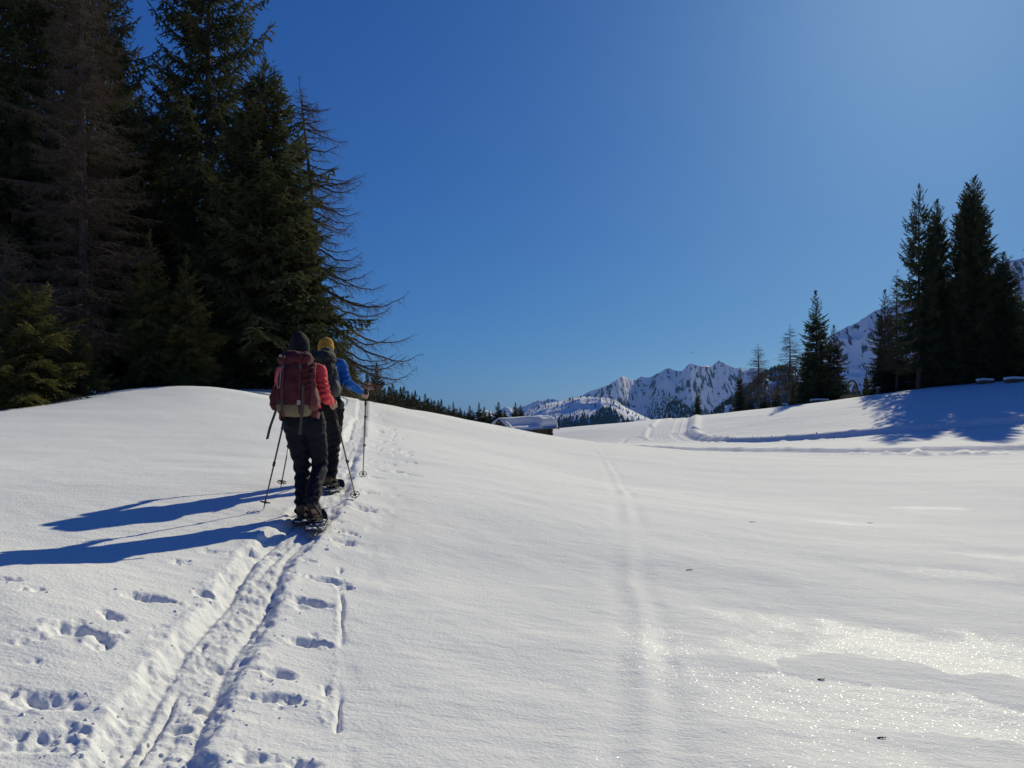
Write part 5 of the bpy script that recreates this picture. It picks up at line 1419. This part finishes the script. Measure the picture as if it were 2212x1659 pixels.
for sg in (-1, 1):
    g = MB(); g.ribbon(curve_pts([(sg * .07, .10, .46), (sg * .10, .18, .52), (sg * .125, .30, .50), (sg * .13, .385, .40), (sg * .14, .37, .28), (sg * .16, .27, .16), (sg * .165, .12, .10)], 24), 0.055, (1, 0, 0), 0.014); g.build("shoulder_strap", M_GREYP2, pk, False)
    g = MB(); g.ribbon(curve_pts([(sg * .10, .05, .02), (sg * .185, .14, .0), (sg * .19, .26, -.02), (sg * .10, .375, -.03), (sg * .0, .40, -.03)], 18), 0.075, (0, 0, 1), 0.016); g.build("hip_belt", M_MAROON2, pk, False)

# --- hiker in blue
x2_, D2 = ground_hit(716, 1056)
z2, M2 = prepare(716, D2, 0.03)
J2 = dict(pelvis=(-0.055, 0, 0.94), chest=(-0.09, 0.09, 1.28), neck=(-0.10, 0.14, 1.50), head=(-0.10, 0.17, 1.605),
          shl=(-0.28, 0.11, 1.42), shr=(0.08, 0.11, 1.43), ell=(-0.42, 0.08, 1.19), elr=(0.175, 0.09, 1.205), hal=(-0.46, 0.33, 1.09), har=(0.335, 0.30, 1.085),
          hil=(-0.145, 0, 0.89), hir=(0.04, 0, 0.89), knl=(-0.155, 0.22, 0.53), knr=(0.012, 0.06, 0.50), anl=(-0.15, 0.25, 0.14), anr=(0.0, -0.04, 0.135), tol=(-0.15, 0.44, 0.05), tor=(0.005, 0.145, 0.045))
t2l = pole_joints(J2, M2, "l", (606, 1054)); t2r = pole_joints(J2, M2, "r", (784, 1030))
build_person((716, 0), D2, 0.0, J2, dict(z=z2, pants=M_PANT2, top=M_BLUE, hat=M_HATY, hat_profile=HAT_CUFF, cuff=True, fat=1.0,
    shoes=((0.0, 0.0, "snowshoe under the blue-topped hiker's forward left boot"), (-0.08, 0.0, "snowshoe under the blue-topped hiker's right boot"))),
    "hiker in blue top and mustard yellow hat, walking ahead of the one in red")
trekking_pole(M2, J2["pol_top"], t2l, "left pole of the hiker in blue, planted left of the legs")
trekking_pole(M2, J2["por_top"], t2r, "right pole held upright by the hiker in blue")
pk = local_empty("rucksack", M2, (-0.075, -0.24, 1.00), -0.15); pk.scale = (0.97, 1, 0.95)
tag(pk, "charcoal grey rucksack on the back of the hiker in blue", "rucksack")
g = pack_loft([(-.01, 0, 0.01, .12, .08), (0.02, 0, 0, .152, .115), (.14, 0, -.005, .165, .135), (.28, 0, -.005, .160, .138), (.40, .005, 0, .148, .124), (.47, .005, 0, .135, .108), (.52, 0, 0, .115, .09)])
remeshed("main_bag", g, 0.008, M_GREYP, pk, crumple(33, 0.010), 2)
g = pack_loft([(.44, -.01, -.01, .12, .10), (.47, 0, -.012, .152, .13), (.51, .01, -.01, .16, .138), (.55, .02, 0, .145, .12), (.585, .03, .01, .11, .09), (.60, .035, .01, .07, .05)])
remeshed("lid", g, 0.008, M_GREYP, pk, crumple(35, 0.013, 11, 13), 2)
g = MB(); g.tube(curve_pts([(.06, .0, .57), (.09, .03, .60), (.05, .06, .625), (-.02, .06, .62)], 10), [(.045, .03)] * 10, 12, ref=(0, 0, 1)); remeshed("hood_roll", g, 0.007, M_GREYP2, pk, crumple(37, 0.008, 14, 14), 1)
for sg in (-1, 1):
    g = pack_loft([(.06, sg * .155, .01, .035, .06), (.09, sg * .172, 0.01, .050, .085), (.16, sg * .176, .01, .054, .09), (.23, sg * .166, .01, .042, .08), (.27, sg * .155, .01, .028, .06)], 20, 0.7)
    remeshed("side_pocket", g, 0.007, M_GREYP2, pk, crumple(39 + sg, 0.008, 14, 12), 2)
    g = MB(); g.ribbon(curve_pts([(sg * .07, .10, .46), (sg * .10, .18, .53), (sg * .125, .31, .51), (sg * .13, .40, .40), (sg * .14, .38, .28), (sg * .16, .27, .14), (sg * .165, .12, .08)], 24), 0.055, (1, 0, 0), 0.014); g.build("shoulder_strap", M_GREYP, pk, False)
    g = MB(); g.ribbon(curve_pts([(sg * .10, .05, .0), (sg * .175, .14, -.02), (sg * .185, .26, -.04), (sg * .10, .38, -.05), (sg * .0, .405, -.05)], 18), 0.075, (0, 0, 1), 0.016); hb = g.build("hip_belt", M_GREYP, pk, False)
    g = MB(); g.ellipsoid((sg * .20, .19, -.01), (.035, .07, .055), 14, 9, power=0.8); g.build("belt_pouch", M_GREYP, hb)
g = MB(); g.tube([(.168, -.01, .18), (.165, -.01, .33), (.163, -.01, .36), (.162, -.01, .385)], [.036, .036, .022, .018], 14, ref=(0, 1, 0)); bt_ = g.build("water_bottle", M_GREYP2, pk)
g = MB(); g.tube([(.162, -.01, .385), (.162, -.01, .41)], [.02, .02], 12, ref=(0, 1, 0)); g.build("bottle_cap", M_CORD, bt_)
for k in range(4):
    zc_ = .30 + .05 * k
    g = MB(); g.ribbon(curve_pts([(.09, -.138, zc_), (.14, -.115, zc_ + .012), (.165, -.06, zc_ + .03), (.16, 0.02, zc_ + .04)], 10), 0.012, (0, 0.05, 1)); g.build("compression_strap", M_WEBK, pk, False)
for x_ in (-.07, .07):
    g = MB(); g.ribbon(curve_pts([(x_, -.155, .52), (x_, -.158, .44), (x_, -.146, .34), (x_, -.150, .20), (x_, -.138, .06), (x_, -.09, -.01)], 20), 0.02, (1, 0, 0)); so_ = g.build("front_strap", M_WEBK, pk, False)
    g = MB(); g.box((x_, -.156, .40), (.030, .012, .038), bev=.004); g.build("buckle", M_BUCKLE, so_, False)

# --- hiker far ahead on the crest
d3 = 50.0
z3, M3 = prepare(794, d3, 0.0)
J3 = dict(pelvis=(0, 0, 0.93), chest=(0.0, 0.08, 1.26), neck=(0, 0.13, 1.475), head=(0, 0.16, 1.575), shl=(-0.18, 0.10, 1.40), shr=(0.18, 0.10, 1.40), ell=(-0.25, 0.03, 1.15), elr=(0.30, 0.03, 1.16),
          hal=(-0.26, 0.27, 1.08), har=(0.33, 0.25, 1.07), hil=(-0.09, 0, 0.88), hir=(0.09, 0, 0.88), knl=(-0.09, 0.2, 0.52), knr=(0.09, 0.03, 0.50), anl=(-0.08, 0.18, 0.13), anr=(0.09, -0.15, 0.15), tol=(-0.08, 0.37, 0.05), tor=(0.09, 0.05, 0.045))
tips3 = []
for s_, (ax_, ay_) in (("l", (-0.38, 0.6)), ("r", (0.5, 0.55))):
    w_ = M3 @ Vector((ax_, ay_, 0)); w_.z = ground(w_.x, w_.y); tips3.append(tuple(w_))
    loc_ = np.array(M3.inverted() @ w_); H_ = np.array(J3["ha" + s_]); a_ = (H_ - loc_) / np.linalg.norm(H_ - loc_)
    J3["po" + s_ + "_tip"] = loc_; J3["po" + s_ + "_top"] = H_ + a_ * 0.095
M_ROSE = cloth("rose_jacket", (0.50, 0.10, 0.12), (0.60, 0.15, 0.17))
M_PINKP = cloth("greyish_pink_pack", (0.30, 0.20, 0.18), (0.42, 0.30, 0.27))
build_person((794, 0), d3, 0.0, J3, dict(z=z3, pants=M_PANT2, top=M_ROSE, hat=M_HATK, hat_profile=HAT_CUFF, voxel=0.009), "small distant hiker in rose red jacket near the top of the track")
trekking_pole(M3, J3["pol_top"], tips3[0], "left pole of the small distant hiker on the crest")
trekking_pole(M3, J3["por_top"], tips3[1], "right pole of the small distant hiker on the crest")
pk = local_empty("rucksack", M3, (0, -0.22, 1.02), -0.15)
tag(pk, "pale pinkish rucksack on the distant hiker's back", "rucksack")
g = pack_loft([(-.01, 0, 0.01, .12, .08), (0.02, 0, 0, .15, .115), (.28, 0, -.005, .16, .135), (.44, .005, 0, .14, .12), (.50, 0, 0, .10, .09)]); remeshed("main_bag", g, 0.011, M_PINKP, pk, crumple(53, 0.010), 2)
g = pack_loft([(.44, 0, -.01, .13, .11), (.49, 0, -.012, .155, .135), (.54, 0, -.01, .14, .12), (.57, 0, 0, .09, .08)]); remeshed("lid", g, 0.011, M_MAROON2, pk, crumple(55, 0.010), 2)

# ------------------------------------------------------------------ loose crumbs of snow kicked out of the track
g = MB(); rr = np.random.default_rng(77)
pts_ = []
for k in range(150):
    i = int((rr.random() ** 1.6) * 560) + 40
    p = TRK[i]; t_ = TRK[i + 1] - TRK[i - 1]; t_ /= np.hypot(*t_)
    side_ = rr.choice((-1, 1)) * rr.normal(0.27, 0.07) if rr.random() < 0.6 else rr.normal(0, 0.16)
    pts_.append((p[0] + t_[1] * side_, p[1] - t_[0] * side_))
for fx, fy, l, w, dep, yw in PRINTS[:40]:
    for q in range(2):
        a = rr.uniform(0, 6.28); pts_.append((fx + math.cos(a) * l * 0.62, fy + math.sin(a) * w * 0.8))
pts_ = np.array(pts_); zz = ground(pts_[:, 0], pts_[:, 1])
for (x, y), z in zip(pts_, zz):
    s_ = rr.uniform(0.004, 0.010) * (1.6 if rr.random() < 0.07 else 1)
    g.ellipsoid((x, y, z - s_ * 0.1), (s_ * rr.uniform(.8, 1.5), s_ * rr.uniform(.8, 1.5), s_ * rr.uniform(.6, 1.0)), 7, 5, rot=rotm(rr.uniform(0, 3), rr.uniform(0, 3), rr.uniform(0, 3)), power=rr.uniform(0.6, 1.0))
tag(g.build("snow_crumbs", M_SNOW, None, False), "loose crumbs of snow along the beaten track", None, None, "stuff")
# clods thrown up beside the groomed lanes
g = MB()
def clods(path, off, n, s0, s1, lo=0.0, hi=1.0):
    for k in range(n):
        i = int(rr.uniform(lo, hi) * (len(path) - 2)) ; i = max(1, i)
        p = path[i]; t_ = path[i + 1] - path[i - 1]; t_ /= np.hypot(*t_)
        o_ = off + rr.normal(0, 0.35); x, y = p[0] + t_[1] * o_ + rr.normal(0, .2), p[1] - t_[0] * o_ + rr.normal(0, .2)
        s_ = rr.uniform(s0, s1); yield x, y, s_
C_ = list(clods(LOOP, -2.6, 160, 0.02, 0.06, 0.25, 0.95)) + list(clods(LOOP, 2.4, 80, 0.02, 0.05, 0.25, 0.95))
cx_ = np.array([c[0] for c in C_]); cy_ = np.array([c[1] for c in C_]); cz_ = ground(cx_, cy_)
for (x, y, s_), z in zip(C_, cz_):
    g.ellipsoid((x, y, z + s_ * 0.05), (s_ * rr.uniform(.8, 1.6), s_ * rr.uniform(.8, 1.4), s_ * rr.uniform(.6, 1.0)), 7, 5, rot=rotm(rr.uniform(0, 3), rr.uniform(0, 3), rr.uniform(0, 3)), power=rr.uniform(0.5, 1.0))
tag(g.build("snow_clods", M_SNOW, None, False), "broken snow clods along the groomed lanes on the meadow", None, None, "stuff")

# ------------------------------------------------------------------ haze
HAZE = True
if HAZE:
    g = MB(); g.box((0, 2900, 230), (19000, 13800, 1300)); hz_ = g.mesh("haze", False)
    hm = bpy.data.materials.new("haze_air"); hm.use_nodes = True; hm.node_tree.nodes.clear()
    pv_ = hm.node_tree.nodes.new("ShaderNodeVolumePrincipled"); mo_ = hm.node_tree.nodes.new("ShaderNodeOutputMaterial")
    pv_.inputs["Color"].default_value = (0.16, 0.46, 1.0, 1); pv_.inputs["Density"].default_value = 2.5e-5; pv_.inputs["Anisotropy"].default_value = 0.2
    hm.node_tree.links.new(pv_.outputs[0], mo_.inputs["Volume"])
    o = link("haze", hz_, hm); tag(o, "thin blue haze of the mountain air", None, None, "stuff")
